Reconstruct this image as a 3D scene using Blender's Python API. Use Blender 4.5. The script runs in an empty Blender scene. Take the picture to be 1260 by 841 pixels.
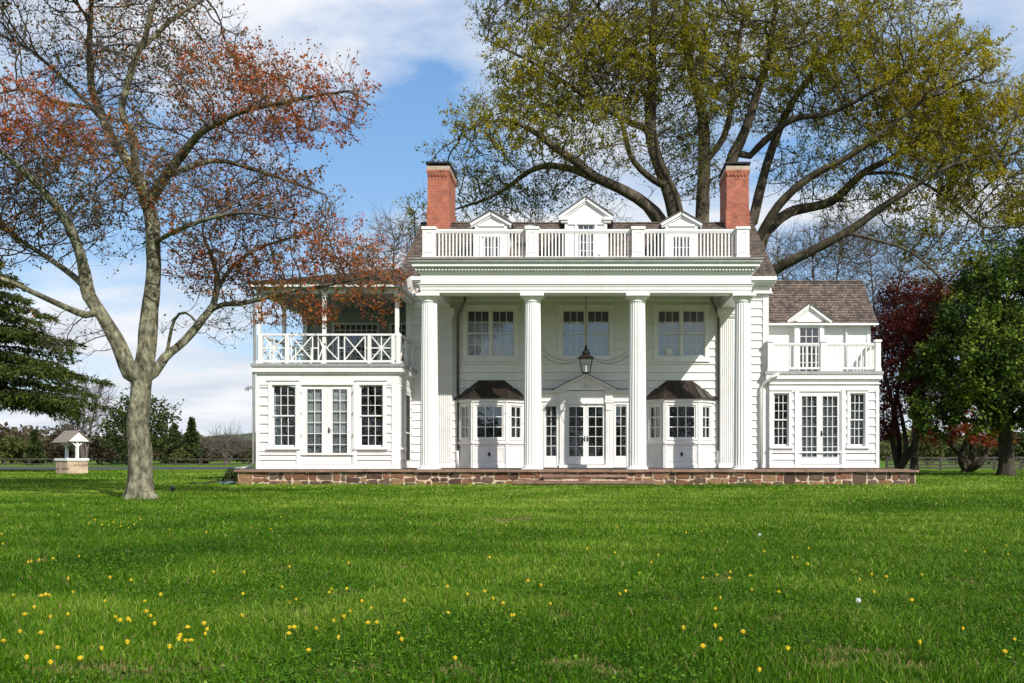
import bpy, math, random
import numpy as np
from mathutils import Vector, kdtree, noise as mnoise

random.seed(7)
rng = np.random.default_rng(7)
SC = bpy.context.scene
COL = SC.collection

# ------------------------------------------------------------------ camera
EYE = 0.85
FPX = 1200.0
cam_d = bpy.data.cameras.new("camera")
cam = bpy.data.objects.new("camera", cam_d)
COL.objects.link(cam)
cam.location = (0, 0, EYE)
cam.rotation_euler = (math.radians(90), 0, 0)
cam_d.sensor_width = 36
cam_d.lens = 36 * FPX / 1260
cam_d.shift_x = (630 - 721) / 1260
cam_d.shift_y = (562 - 420.5) / 1260
cam_d.clip_start = 0.05
cam_d.clip_end = 6000
SC.camera = cam

# ------------------------------------------------------------------ sun, sky, exposure
SUNV = Vector((0.72, -1.0, 0.95)).normalized()
el = math.asin(SUNV.z)
az = math.atan2(SUNV.x, SUNV.y)
sd = bpy.data.lights.new("sun", 'SUN')
sd.energy = 4.9
sd.angle = math.radians(0.5)
sd.color = (1.0, 0.95, 0.87)
so = bpy.data.objects.new("sun", sd)
COL.objects.link(so)
so.rotation_euler = (-SUNV).to_track_quat('-Z', 'Y').to_euler()
so.location = (30, -40, 40)

W = bpy.data.worlds.new("World")
SC.world = W
W.use_nodes = True
nt = W.node_tree
nt.nodes.clear()
N = nt.nodes.new
L = nt.links.new
wo = N('ShaderNodeOutputWorld')
bg = N('ShaderNodeBackground')
sky = N('ShaderNodeTexSky')
sky.sky_type = 'NISHITA'
sky.sun_disc = False
sky.sun_elevation = el
sky.sun_rotation = az
sky.air_density = 1.0
sky.dust_density = 0.3
sky.ozone_density = 2.0
bg.inputs['Strength'].default_value = 0.13
tc = N('ShaderNodeTexCoord')
sep = N('ShaderNodeSeparateXYZ')
L(tc.outputs['Generated'], sep.inputs[0])
zc = N('ShaderNodeMath'); zc.operation = 'MAXIMUM'; zc.inputs[1].default_value = 0.0
L(sep.outputs['Z'], zc.inputs[0])
za = N('ShaderNodeMath'); za.operation = 'ADD'; za.inputs[1].default_value = 0.16
L(zc.outputs[0], za.inputs[0])
dx = N('ShaderNodeMath'); dx.operation = 'DIVIDE'
dy = N('ShaderNodeMath'); dy.operation = 'DIVIDE'
L(sep.outputs['X'], dx.inputs[0]); L(za.outputs[0], dx.inputs[1])
L(sep.outputs['Y'], dy.inputs[0]); L(za.outputs[0], dy.inputs[1])
cmb = N('ShaderNodeCombineXYZ')
L(dx.outputs[0], cmb.inputs[0]); L(dy.outputs[0], cmb.inputs[1])
mp = N('ShaderNodeMapping')
mp.inputs['Location'].default_value = (5.3, 0.4, 0)
mp.inputs['Scale'].default_value = (0.8, 1.0, 1)
L(cmb.outputs[0], mp.inputs['Vector'])
n1 = N('ShaderNodeTexNoise')
n1.inputs['Scale'].default_value = 0.9
n1.inputs['Detail'].default_value = 7
n1.inputs['Roughness'].default_value = 0.58
n1.inputs['Distortion'].default_value = 0.35
L(mp.outputs[0], n1.inputs['Vector'])
cr = N('ShaderNodeValToRGB')
cr.color_ramp.elements[0].position = 0.42
cr.color_ramp.elements[0].color = (0, 0, 0, 1)
cr.color_ramp.elements[1].position = 0.55
cr.color_ramp.elements[1].color = (1, 1, 1, 1)
L(n1.outputs['Fac'], cr.inputs[0])
n2 = N('ShaderNodeTexNoise')
n2.inputs['Scale'].default_value = 2.3
n2.inputs['Detail'].default_value = 5
L(mp.outputs[0], n2.inputs['Vector'])
cc = N('ShaderNodeValToRGB')
cc.color_ramp.elements[0].position = 0.3
cc.color_ramp.elements[0].color = (0.60/.13, 0.66/.13, 0.76/.13, 1)
cc.color_ramp.elements[1].position = 0.7
cc.color_ramp.elements[1].color = (0.90/.13, 0.92/.13, 0.95/.13, 1)
L(n2.outputs['Fac'], cc.inputs[0])
mx = N('ShaderNodeMixRGB')
L(cr.outputs[0], mx.inputs['Fac'])
hs = N('ShaderNodeHueSaturation'); hs.inputs['Saturation'].default_value = 1.15; hs.inputs['Value'].default_value = 1.0
L(sky.outputs[0], hs.inputs['Color'])
gr = N('ShaderNodeValToRGB')
ge_ = gr.color_ramp.elements
ge_[0].position = 0.0; ge_[0].color = (0.60/.13, 0.72/.13, 0.87/.13, 1)
ge_[1].position = 0.55; ge_[1].color = (0.11/.13, 0.27/.13, 0.62/.13, 1)
for p_, c_ in ((0.12, (0.44, 0.63, 0.87)), (0.28, (0.25, 0.47, 0.80))):
    e_ = ge_.new(p_); e_.color = (c_[0]/.13, c_[1]/.13, c_[2]/.13, 1)
L(zc.outputs[0], gr.inputs[0])
sm = N('ShaderNodeMixRGB'); sm.inputs['Fac'].default_value = 0.75
L(hs.outputs[0], sm.inputs['Color1']); L(gr.outputs[0], sm.inputs['Color2'])
L(sm.outputs[0], mx.inputs['Color1'])
L(cc.outputs[0], mx.inputs['Color2'])
L(mx.outputs[0], bg.inputs['Color'])
L(bg.outputs[0], wo.inputs['Surface'])

vs = SC.view_settings
vs.view_transform = 'Standard'
vs.look = 'None'
vs.exposure = 0.13
vs.gamma = 1.0
vs.use_curve_mapping = False
SC.cycles.max_bounces = 8
SC.cycles.transparent_max_bounces = 12

# ------------------------------------------------------------------ helpers
def X(px, Y): return (px - 721.0) * Y / FPX
def Z(py, Y): return EYE + (562.0 - py) * Y / FPX
def P(px, py, Y): return Vector((X(px, Y), Y, Z(py, Y)))
def G(px, py, z=0.0):
    Y = (EYE - z) * FPX / (py - 562.0)
    return Vector((X(px, Y), Y, z))

ORI = {}
def tag(o, label=None, cat=None, group=None, kind=None):
    if label: o['label'] = label
    if cat: o['category'] = cat
    if group: o['group'] = group
    if kind: o['kind'] = kind
    return o
def empty(name, loc):
    o = bpy.data.objects.new(name, None)
    o.empty_display_size = 0.3
    o.location = loc
    COL.objects.link(o)
    ORI[o.name] = Vector(loc)
    return o
def copy_tree(o, parent=None):
    c = o.copy()
    COL.objects.link(c)
    if parent is not None: c.parent = parent
    for ch in list(o.children): copy_tree(ch, c)
    return c

class Fr:
    def __init__(s, o, U, N, V=(0, 0, 1)):
        s.o = Vector(o); s.U = Vector(U).normalized(); s.N = Vector(N).normalized(); s.V = Vector(V).normalized()
    def p(s, u, v, w=0.0): return s.o + s.U * u + s.V * v + s.N * w

class MB:
    def __init__(s): s.v = []; s.f = []; s.m = []
    def face(s, pts, mi=0):
        i = len(s.v); s.v.extend([tuple(p) for p in pts]); s.f.append(tuple(range(i, i + len(pts)))); s.m.append(mi)
    def hexa(s, a, mi=0):
        i = len(s.v); s.v.extend([tuple(p) for p in a])
        for q in ((0,3,2,1),(4,5,6,7),(0,1,5,4),(1,2,6,5),(2,3,7,6),(3,0,4,7)):
            s.f.append(tuple(i + k for k in q)); s.m.append(mi)
    def box(s, x0, x1, y0, y1, z0, z1, mi=0):
        s.hexa([(x0,y0,z0),(x1,y0,z0),(x1,y1,z0),(x0,y1,z0),(x0,y0,z1),(x1,y0,z1),(x1,y1,z1),(x0,y1,z1)], mi)
    def fbox(s, F, u0, u1, v0, v1, w0, w1, mi=0):
        s.hexa([F.p(u0,v0,w1),F.p(u1,v0,w1),F.p(u1,v0,w0),F.p(u0,v0,w0),F.p(u0,v1,w1),F.p(u1,v1,w1),F.p(u1,v1,w0),F.p(u0,v1,w0)], mi)
    def bar(s, F, a, b, t, w0, w1, mi=0):
        # flat bar in frame plane from a to b (u,v), thickness t
        d = Vector((b[0]-a[0], b[1]-a[1])); d.normalize(); n = Vector((-d.y, d.x)) * t / 2
        c = [(a[0]-n.x,a[1]-n.y),(b[0]-n.x,b[1]-n.y),(b[0]+n.x,b[1]+n.y),(a[0]+n.x,a[1]+n.y)]
        s.prism(F, c, w0, w1, mi)
    def prism(s, F, poly, w0, w1, mi=0):
        n = len(poly); i = len(s.v)
        s.v.extend([tuple(F.p(u, v, w1)) for u, v in poly]); s.v.extend([tuple(F.p(u, v, w0)) for u, v in poly])
        s.f.append(tuple(range(i, i+n))); s.m.append(mi)
        s.f.append(tuple(range(i+2*n-1, i+n-1, -1))); s.m.append(mi)
        for k in range(n):
            j = (k+1) % n
            s.f.append((i+k, i+n+k, i+n+j, i+j)); s.m.append(mi)
    def tube(s, pts, r, n=8, mi=0, cap=True):
        pts = [Vector(p) for p in pts]
        if not isinstance(r, (list, tuple)): r = [r]*len(pts)
        rings = []
        ref = Vector((0.13, 0.31, 0.94))
        for k, p in enumerate(pts):
            t = (pts[min(k+1, len(pts)-1)] - pts[max(k-1, 0)]).normalized()
            a = t.cross(ref)
            if a.length < 1e-3: a = t.cross(Vector((1, 0, 0)))
            a.normalize(); b = t.cross(a)
            i = len(s.v)
            for q in range(n):
                th = 2*math.pi*q/n
                s.v.append(tuple(p + (a*math.cos(th) + b*math.sin(th))*r[k]))
            rings.append(i)
        for k in range(len(rings)-1):
            for q in range(n):
                j = (q+1) % n
                s.f.append((rings[k]+q, rings[k]+j, rings[k+1]+j, rings[k+1]+q)); s.m.append(mi)
        if cap:
            s.f.append(tuple(rings[0]+q for q in range(n-1, -1, -1))); s.m.append(mi)
            s.f.append(tuple(rings[-1]+q for q in range(n))); s.m.append(mi)
    def lathe(s, c, prof, n=24, mi=0, flute=None):
        # prof: list of (r,z); flute=(count, depth, i0, i1) modulates rings i0..i1
        rings = []
        for k, (r, z) in enumerate(prof):
            i = len(s.v)
            for q in range(n):
                th = 2*math.pi*q/n
                rr = r
                if flute and flute[2] <= k <= flute[3]:
                    rr = r - flute[1]*abs(math.sin(th*flute[0]/2))**0.7
                s.v.append((c[0]+rr*math.cos(th), c[1]+rr*math.sin(th), z))
            rings.append(i)
        for k in range(len(rings)-1):
            for q in range(n):
                j = (q+1) % n
                s.f.append((rings[k]+q, rings[k]+j, rings[k+1]+j, rings[k+1]+q)); s.m.append(mi)
        s.f.append(tuple(rings[0]+q for q in range(n-1, -1, -1))); s.m.append(mi)
        s.f.append(tuple(rings[-1]+q for q in range(n))); s.m.append(mi)
    def build(s, name, mat, parent=None, smooth=False, label=None):
        me = bpy.data.meshes.new(name)
        o0 = ORI[parent.name] if parent is not None else Vector((0, 0, 0))
        me.from_pydata([(v[0]-o0.x, v[1]-o0.y, v[2]-o0.z) for v in s.v], [], s.f)
        mats = mat if isinstance(mat, (list, tuple)) else [mat]
        for m in mats: me.materials.append(m)
        if len(mats) > 1: me.polygons.foreach_set('material_index', s.m)
        if smooth: me.polygons.foreach_set('use_smooth', [True]*len(me.polygons))
        me.update()
        o = bpy.data.objects.new(name, me)
        COL.objects.link(o)
        if parent is not None: o.parent = parent
        ORI[o.name] = o0
        if label: o['label'] = label
        return o

def np_mesh(name, verts, quads=None, tris=None, mats=(), parent=None, midx=None, tint=None, smooth=False):
    """fast mesh: quads (n,4), tris (m,3); tint per-face float attribute (quads then tris)"""
    nq = 0 if quads is None else len(quads)
    ntr = 0 if tris is None else len(tris)
    loops = []
    if nq: loops.append(np.asarray(quads).reshape(-1))
    if ntr: loops.append(np.asarray(tris).reshape(-1))
    loops = np.concatenate(loops).astype(np.int32)
    starts = np.concatenate([np.arange(nq)*4, nq*4 + np.arange(ntr)*3]).astype(np.int32)
    me = bpy.data.meshes.new(name)
    o0 = np.array(ORI[parent.name]) if parent is not None else np.zeros(3)
    v = np.asarray(verts, dtype=np.float32) - o0.astype(np.float32)
    me.vertices.add(len(v)); me.vertices.foreach_set('co', v.reshape(-1))
    me.loops.add(len(loops)); me.loops.foreach_set('vertex_index', loops)
    me.polygons.add(nq+ntr); me.polygons.foreach_set('loop_start', starts)
    for m in mats: me.materials.append(m)
    if midx is not None: me.polygons.foreach_set('material_index', np.asarray(midx, dtype=np.int32))
    if smooth: me.polygons.foreach_set('use_smooth', np.ones(nq+ntr, dtype=bool))
    me.update(calc_edges=True)
    me.validate()
    if tint is not None:
        a = me.attributes.new('tint', 'FLOAT', 'FACE')
        a.data.foreach_set('value', np.asarray(tint, dtype=np.float32))
    o = bpy.data.objects.new(name, me)
    COL.objects.link(o)
    if parent is not None: o.parent = parent
    ORI[o.name] = Vector(o0)
    return o

# ------------------------------------------------------------------ materials
def newmat(name):
    m = bpy.data.materials.new(name); m.use_nodes = True
    t = m.node_tree; b = t.nodes['Principled BSDF']
    return m, t, b
def ramp(t, stops):
    r = t.nodes.new('ShaderNodeValToRGB')
    e = r.color_ramp.elements
    while len(e) < len(stops): e.new(0.5)
    for k, (p, c) in enumerate(stops):
        e[k].position = p; e[k].color = (c[0], c[1], c[2], 1)
    return r
def noise_mat(name, stops, scale, rough=0.6, bump=0.0, bdist=0.02, detail=6, stretch=(1, 1, 1), nrough=0.6, metallic=0.0, spec=None, bscale=None):
    m, t, b = newmat(name)
    c = t.nodes.new('ShaderNodeTexCoord'); mpn = t.nodes.new('ShaderNodeMapping')
    mpn.inputs['Scale'].default_value = stretch
    t.links.new(c.outputs['Object'], mpn.inputs['Vector'])
    n = t.nodes.new('ShaderNodeTexNoise'); n.inputs['Scale'].default_value = scale
    n.inputs['Detail'].default_value = detail; n.inputs['Roughness'].default_value = nrough
    t.links.new(mpn.outputs[0], n.inputs['Vector'])
    r = ramp(t, stops)
    t.links.new(n.outputs['Fac'], r.inputs[0]); t.links.new(r.outputs[0], b.inputs['Base Color'])
    b.inputs['Roughness'].default_value = rough; b.inputs['Metallic'].default_value = metallic
    if spec is not None: b.inputs['Specular IOR Level'].default_value = spec
    if bump > 0:
        h = n
        if bscale:
            h = t.nodes.new('ShaderNodeTexNoise'); h.inputs['Scale'].default_value = bscale; h.inputs['Detail'].default_value = 5
            t.links.new(mpn.outputs[0], h.inputs['Vector'])
        bn = t.nodes.new('ShaderNodeBump'); bn.inputs['Strength'].default_value = bump; bn.inputs['Distance'].default_value = bdist
        t.links.new(h.outputs['Fac'], bn.inputs['Height']); t.links.new(bn.outputs[0], b.inputs['Normal'])
    return m

M_white = noise_mat('white_paint', [(0.24, (0.58, 0.56, 0.51)), (0.38, (0.71, 0.70, 0.67)), (0.5, (0.755, 0.75, 0.73)), (0.7, (0.785, 0.78, 0.765))], 3.2, 0.5, 0.04, 0.003, 10, (1, 1, 0.22), 0.75, bscale=30)
M_white2 = noise_mat('white_trim', [(0.25, (0.69, 0.685, 0.66)), (0.55, (0.785, 0.78, 0.765))], 3.0, 0.4, 0, detail=8)
M_ceil = noise_mat('porch_ceiling_blue', [(0.3, (0.50, 0.58, 0.55)), (0.7, (0.56, 0.63, 0.60))], 1.5, 0.5)
M_deck = noise_mat('deck_grey', [(0.3, (0.16, 0.15, 0.14)), (0.7, (0.26, 0.25, 0.23))], 3.0, 0.7)
M_gutter = noise_mat('gutter_grey', [(0.3, (0.30, 0.31, 0.31)), (0.7, (0.42, 0.43, 0.42))], 4.0, 0.4, metallic=0.3)
M_spout = noise_mat('aged_spout', [(0.3, (0.10, 0.10, 0.095)), (0.7, (0.2, 0.2, 0.19))], 3.0, 0.45, metallic=0.5)
M_copper = noise_mat('weathered_copper', [(0.3, (0.022, 0.017, 0.014)), (0.6, (0.05, 0.036, 0.028)), (0.78, (0.12, 0.085, 0.06)), (0.9, (0.3, 0.27, 0.22))], 2.6, 0.42, 0.2, 0.01, 7, metallic=0.35, bscale=14)
M_black = noise_mat('black_iron', [(0.3, (0.012, 0.012, 0.012)), (0.7, (0.03, 0.028, 0.026))], 6.0, 0.4, metallic=0.4)
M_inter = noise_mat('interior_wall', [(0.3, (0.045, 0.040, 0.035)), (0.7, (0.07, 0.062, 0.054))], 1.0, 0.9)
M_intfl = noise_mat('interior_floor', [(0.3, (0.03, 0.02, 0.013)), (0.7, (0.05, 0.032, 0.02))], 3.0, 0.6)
M_palepane = noise_mat('pane_sky_reflection', [(0.3, (0.40, 0.42, 0.42)), (0.7, (0.55, 0.57, 0.57))], 5.0, 0.9, 0, stretch=(8, 8, 0.2))
M_shade = noise_mat('grey_shade', [(0.3, (0.36, 0.375, 0.38)), (0.7, (0.44, 0.455, 0.46))], 3.0, 0.9)
M_screen = noise_mat('dark_screen', [(0.3, (0.13, 0.14, 0.145)), (0.7, (0.17, 0.18, 0.185))], 3.0, 0.9)
M_gcurt = noise_mat('green_curtain', [(0.3, (0.16, 0.22, 0.19)), (0.7, (0.30, 0.38, 0.34))], 4.0, 0.9, 0, stretch=(10, 10, 0.2))
M_brass = noise_mat('door_hardware', [(0.3, (0.02, 0.018, 0.015)), (0.7, (0.05, 0.045, 0.04))], 9.0, 0.3, metallic=0.7)
M_asph = noise_mat('asphalt', [(0.3, (0.022, 0.022, 0.024)), (0.7, (0.04, 0.04, 0.042))], 1.4, 0.85)

def glass_mat(name, tint=(0.72, 0.76, 0.76), refl=0.10):
    m, t, b = newmat(name)
    t.nodes.remove(b)
    out = t.nodes['Material Output']
    tr = t.nodes.new('ShaderNodeBsdfTransparent'); tr.inputs[0].default_value = (*tint, 1)
    gl = t.nodes.new('ShaderNodeBsdfGlossy'); gl.inputs['Roughness'].default_value = 0.015
    gl.inputs['Color'].default_value = (0.95, 0.97, 1, 1)
    c = t.nodes.new('ShaderNodeTexCoord')
    nz = t.nodes.new('ShaderNodeTexNoise'); nz.inputs['Scale'].default_value = 2.2; nz.inputs['Detail'].default_value = 2
    t.links.new(c.outputs['Object'], nz.inputs['Vector'])
    bp = t.nodes.new('ShaderNodeBump'); bp.inputs['Strength'].default_value = 0.10; bp.inputs['Distance'].default_value = 0.04
    t.links.new(nz.outputs['Fac'], bp.inputs['Height']); t.links.new(bp.outputs[0], gl.inputs['Normal'])
    lf = t.nodes.new('ShaderNodeLayerWeight'); lf.inputs['Blend'].default_value = 0.5
    lw = t.nodes.new('ShaderNodeMath'); lw.operation = 'POWER'; lw.inputs[1].default_value = 5
    t.links.new(lf.outputs['Facing'], lw.inputs[0])
    ad = t.nodes.new('ShaderNodeMath'); ad.operation = 'ADD'; ad.inputs[1].default_value = refl + 0.04; ad.use_clamp = True
    t.links.new(lw.outputs[0], ad.inputs[0])
    ms = t.nodes.new('ShaderNodeMixShader')
    t.links.new(ad.outputs[0], ms.inputs[0]); t.links.new(tr.outputs[0], ms.inputs[1]); t.links.new(gl.outputs[0], ms.inputs[2])
    t.links.new(ms.outputs[0], out.inputs['Surface'])
    return m
M_glass = glass_mat('window_glass')
M_glass2 = glass_mat('lantern_glass', (0.9, 0.92, 0.92), 0.02)

def brickish(name, vec, bw, bh, c1, c2, mortar, msize, rough=0.8, bump=0.5, offs=0.5, extra_noise=None, bdist=0.01):
    """vec: 'xz' (x+y, z) or 'xs' ; procedural brick"""
    m, t, b = newmat(name)
    c = t.nodes.new('ShaderNodeTexCoord'); sp = t.nodes.new('ShaderNodeSeparateXYZ')
    t.links.new(c.outputs['Object'], sp.inputs[0])
    ad = t.nodes.new('ShaderNodeMath'); ad.operation = 'ADD'
    t.links.new(sp.outputs['X'], ad.inputs[0])
    if vec == 'xz': t.links.new(sp.outputs['Y'], ad.inputs[1])
    else: ad.inputs[1].default_value = 0
    cb = t.nodes.new('ShaderNodeCombineXYZ')
    t.links.new(ad.outputs[0], cb.inputs[0]); t.links.new(sp.outputs['Z'], cb.inputs[1])
    bt = t.nodes.new('ShaderNodeTexBrick')
    bt.offset = offs
    bt.inputs['Scale'].default_value = 1.0
    bt.inputs['Brick Width'].default_value = bw; bt.inputs['Row Height'].default_value = bh
    bt.inputs['Mortar Size'].default_value = msize; bt.inputs['Mortar Smooth'].default_value = 0.3
    bt.inputs['Bias'].default_value = -0.1
    bt.inputs['Color1'].default_value = (*c1, 1); bt.inputs['Color2'].default_value = (*c2, 1); bt.inputs['Mortar'].default_value = (*mortar, 1)
    t.links.new(cb.outputs[0], bt.inputs['Vector'])
    nz = t.nodes.new('ShaderNodeTexNoise'); nz.inputs['Scale'].default_value = extra_noise or 2.0; nz.inputs['Detail'].default_value = 7
    nz.inputs['Roughness'].default_value = 0.7
    t.links.new(c.outputs['Object'], nz.inputs['Vector'])
    r = ramp(t, [(0.3, (0.55, 0.55, 0.55)), (0.5, (1, 1, 1)), (0.72, (1.35, 1.33, 1.3))])
    t.links.new(nz.outputs['Fac'], r.inputs[0])
    mu = t.nodes.new('ShaderNodeMixRGB'); mu.blend_type = 'MULTIPLY'; mu.inputs[0].default_value = 1
    t.links.new(bt.outputs['Color'], mu.inputs[1]); t.links.new(r.outputs[0], mu.inputs[2])
    t.links.new(mu.outputs[0], b.inputs['Base Color'])
    b.inputs['Roughness'].default_value = rough
    bn = t.nodes.new('ShaderNodeBump'); bn.inputs['Strength'].default_value = bump; bn.inputs['Distance'].default_value = bdist; bn.invert = True
    t.links.new(bt.outputs['Fac'], bn.inputs['Height']); t.links.new(bn.outputs[0], b.inputs['Normal'])
    return m
M_brick = brickish('chimney_brick', 'xz', 0.21, 0.075, (0.40, 0.105, 0.055), (0.30, 0.068, 0.038), (0.36, 0.25, 0.18), 0.007, extra_noise=3)
M_wellbrick = brickish('well_stone', 'xz', 0.42, 0.17, (0.50, 0.36, 0.24), (0.22, 0.14, 0.10), (0.50, 0.43, 0.36), 0.016, extra_noise=2)
def roofmat(name, sinth, exp=0.15):
    return brickish(name, 'x', 0.13, exp*sinth, (0.19, 0.143, 0.112), (0.062, 0.048, 0.040), (0.018, 0.014, 0.012), 0.007, 0.9, 0.7, 0.37, 1.6)

def stone_mat():
    m, t, b = newmat('fieldstone')
    c = t.nodes.new('ShaderNodeTexCoord'); mpn = t.nodes.new('ShaderNodeMapping')
    mpn.inputs['Scale'].default_value = (3.0, 1.4, 6.2)
    t.links.new(c.outputs['Object'], mpn.inputs['Vector'])
    wn = t.nodes.new('ShaderNodeTexNoise'); wn.inputs['Scale'].default_value = 1.6
    t.links.new(mpn.outputs[0], wn.inputs['Vector'])
    wm = t.nodes.new('ShaderNodeMixRGB'); wm.inputs[0].default_value = 0.16
    t.links.new(mpn.outputs[0], wm.inputs[1]); t.links.new(wn.outputs['Color'], wm.inputs[2])
    v1 = t.nodes.new('ShaderNodeTexVoronoi'); v1.inputs['Scale'].default_value = 1; v1.inputs['Randomness'].default_value = 0.85
    v2 = t.nodes.new('ShaderNodeTexVoronoi'); v2.feature = 'DISTANCE_TO_EDGE'; v2.inputs['Scale'].default_value = 1; v2.inputs['Randomness'].default_value = 0.85
    t.links.new(wm.outputs[0], v1.inputs['Vector']); t.links.new(wm.outputs[0], v2.inputs['Vector'])
    sp = t.nodes.new('ShaderNodeSeparateColor')
    t.links.new(v1.outputs['Color'], sp.inputs[0])
    r = ramp(t, [(0.0, (0.055, 0.034, 0.028)), (0.2, (0.12, 0.058, 0.040)), (0.4, (0.075, 0.050, 0.044)), (0.55, (0.15, 0.085, 0.052)), (0.7, (0.085, 0.062, 0.055)), (0.85, (0.19, 0.12, 0.07))])
    r.color_ramp.interpolation = 'CONSTANT'
    t.links.new(sp.outputs[0], r.inputs[0])
    n2 = t.nodes.new('ShaderNodeTexNoise'); n2.inputs['Scale'].default_value = 14; n2.inputs['Detail'].default_value = 6; n2.inputs['Roughness'].default_value = 0.7
    t.links.new(c.outputs['Object'], n2.inputs['Vector'])
    r2 = ramp(t, [(0.3, (0.6, 0.6, 0.6)), (0.7, (1.4, 1.38, 1.35))])
    t.links.new(n2.outputs['Fac'], r2.inputs[0])
    mu = t.nodes.new('ShaderNodeMixRGB'); mu.blend_type = 'MULTIPLY'; mu.inputs[0].default_value = 1
    t.links.new(r.outputs[0], mu.inputs[1]); t.links.new(r2.outputs[0], mu.inputs[2])
    er = ramp(t, [(0.03, (0, 0, 0)), (0.075, (1, 1, 1))])
    t.links.new(v2.outputs['Distance'], er.inputs[0])
    mm = t.nodes.new('ShaderNodeMixRGB')
    mm.inputs[1].default_value = (0.42, 0.33, 0.25, 1)
    t.links.new(er.outputs[0], mm.inputs[0]); t.links.new(mu.outputs[0], mm.inputs[2])
    t.links.new(mm.outputs[0], b.inputs['Base Color'])
    b.inputs['Roughness'].default_value = 0.85
    hr = ramp(t, [(0.0, (0.35, 0.35, 0.35)), (0.05, (0, 0, 0)), (0.2, (1, 1, 1))])
    t.links.new(v2.outputs['Distance'], hr.inputs[0])
    ha = t.nodes.new('ShaderNodeMath'); ha.operation = 'MULTIPLY_ADD'; ha.inputs[1].default_value = 0.5
    t.links.new(n2.outputs['Fac'], ha.inputs[0]); t.links.new(hr.outputs[0], ha.inputs[2])
    bn = t.nodes.new('ShaderNodeBump'); bn.inputs['Strength'].default_value = 0.8; bn.inputs['Distance'].default_value = 0.03
    t.links.new(ha.outputs[0], bn.inputs['Height']); t.links.new(bn.outputs[0], b.inputs['Normal'])
    return m
M_stone = stone_mat()
M_flag = noise_mat('flagstone', [(0.28, (0.13, 0.075, 0.055)), (0.5, (0.22, 0.13, 0.09)), (0.75, (0.33, 0.23, 0.17))], 1.9, 0.85, 0.6, 0.02, 8, nrough=0.7, bscale=16)

def leaf_mat(name, stops, trans=0.35, rough=0.55):
    m, t, b = newmat(name)
    a = t.nodes.new('ShaderNodeAttribute'); a.attribute_name = 'tint'
    r = ramp(t, stops)
    t.links.new(a.outputs['Fac'], r.inputs[0])
    t.links.new(r.outputs[0], b.inputs['Base Color'])
    b.inputs['Roughness'].default_value = rough
    b.inputs['Specular IOR Level'].default_value = 0.1
    tl = t.nodes.new('ShaderNodeBsdfTranslucent')
    t.links.new(r.outputs[0], tl.inputs[0])
    ms = t.nodes.new('ShaderNodeMixShader'); ms.inputs[0].default_value = trans
    t.links.new(b.outputs[0], ms.inputs[1]); t.links.new(tl.outputs[0], ms.inputs[2])
    t.links.new(ms.outputs[0], t.nodes['Material Output'].inputs['Surface'])
    return m

def rubble_mat():
    m, t, b = newmat('rubble_stone')
    a = t.nodes.new('ShaderNodeAttribute'); a.attribute_name = 'tint'
    r = ramp(t, [(0.0, (0.52, 0.42, 0.32)), (0.06, (0.075, 0.042, 0.030)), (0.2, (0.17, 0.075, 0.044)), (0.38, (0.11, 0.066, 0.046)), (0.52, (0.21, 0.10, 0.055)), (0.66, (0.12, 0.082, 0.062)), (0.78, (0.25, 0.15, 0.08)), (0.9, (0.20, 0.095, 0.055))])
    r.color_ramp.interpolation = 'CONSTANT'
    t.links.new(a.outputs['Fac'], r.inputs[0])
    c = t.nodes.new('ShaderNodeTexCoord')
    n2 = t.nodes.new('ShaderNodeTexNoise'); n2.inputs['Scale'].default_value = 11; n2.inputs['Detail'].default_value = 8; n2.inputs['Roughness'].default_value = 0.72
    t.links.new(c.outputs['Object'], n2.inputs['Vector'])
    r2 = ramp(t, [(0.28, (0.5, 0.5, 0.5)), (0.5, (1, 0.98, 0.96)), (0.72, (1.6, 1.5, 1.4))])
    t.links.new(n2.outputs['Fac'], r2.inputs[0])
    mu = t.nodes.new('ShaderNodeMixRGB'); mu.blend_type = 'MULTIPLY'; mu.inputs[0].default_value = 1
    t.links.new(r.outputs[0], mu.inputs[1]); t.links.new(r2.outputs[0], mu.inputs[2]); t.links.new(mu.outputs[0], b.inputs['Base Color'])
    b.inputs['Roughness'].default_value = 0.9
    bn = t.nodes.new('ShaderNodeBump'); bn.inputs['Strength'].default_value = 0.7; bn.inputs['Distance'].default_value = 0.02
    t.links.new(n2.outputs['Fac'], bn.inputs['Height']); t.links.new(bn.outputs[0], b.inputs['Normal'])
    return m
M_rubble = rubble_mat()

# ------------------------------------------------------------------ ground
def pnoise(x, y, s, seed=0.0):
    """cheap smooth pseudo-noise 0..1 on numpy arrays"""
    r = np.zeros_like(x)
    rs = np.random.default_rng(int(seed*1000)+11)
    for k in range(7):
        a = rs.uniform(0, 2*np.pi); f = s*rs.uniform(0.5, 1.8); ph = rs.uniform(0, 6.28)
        r += np.sin((x*np.cos(a) + y*np.sin(a))*f + ph + 0.8*np.sin((x*np.sin(a*1.7) - y*np.cos(a*1.7))*f*0.6 + ph*2))
    return np.clip(0.5 + r/7.5, 0, 1)

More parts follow.
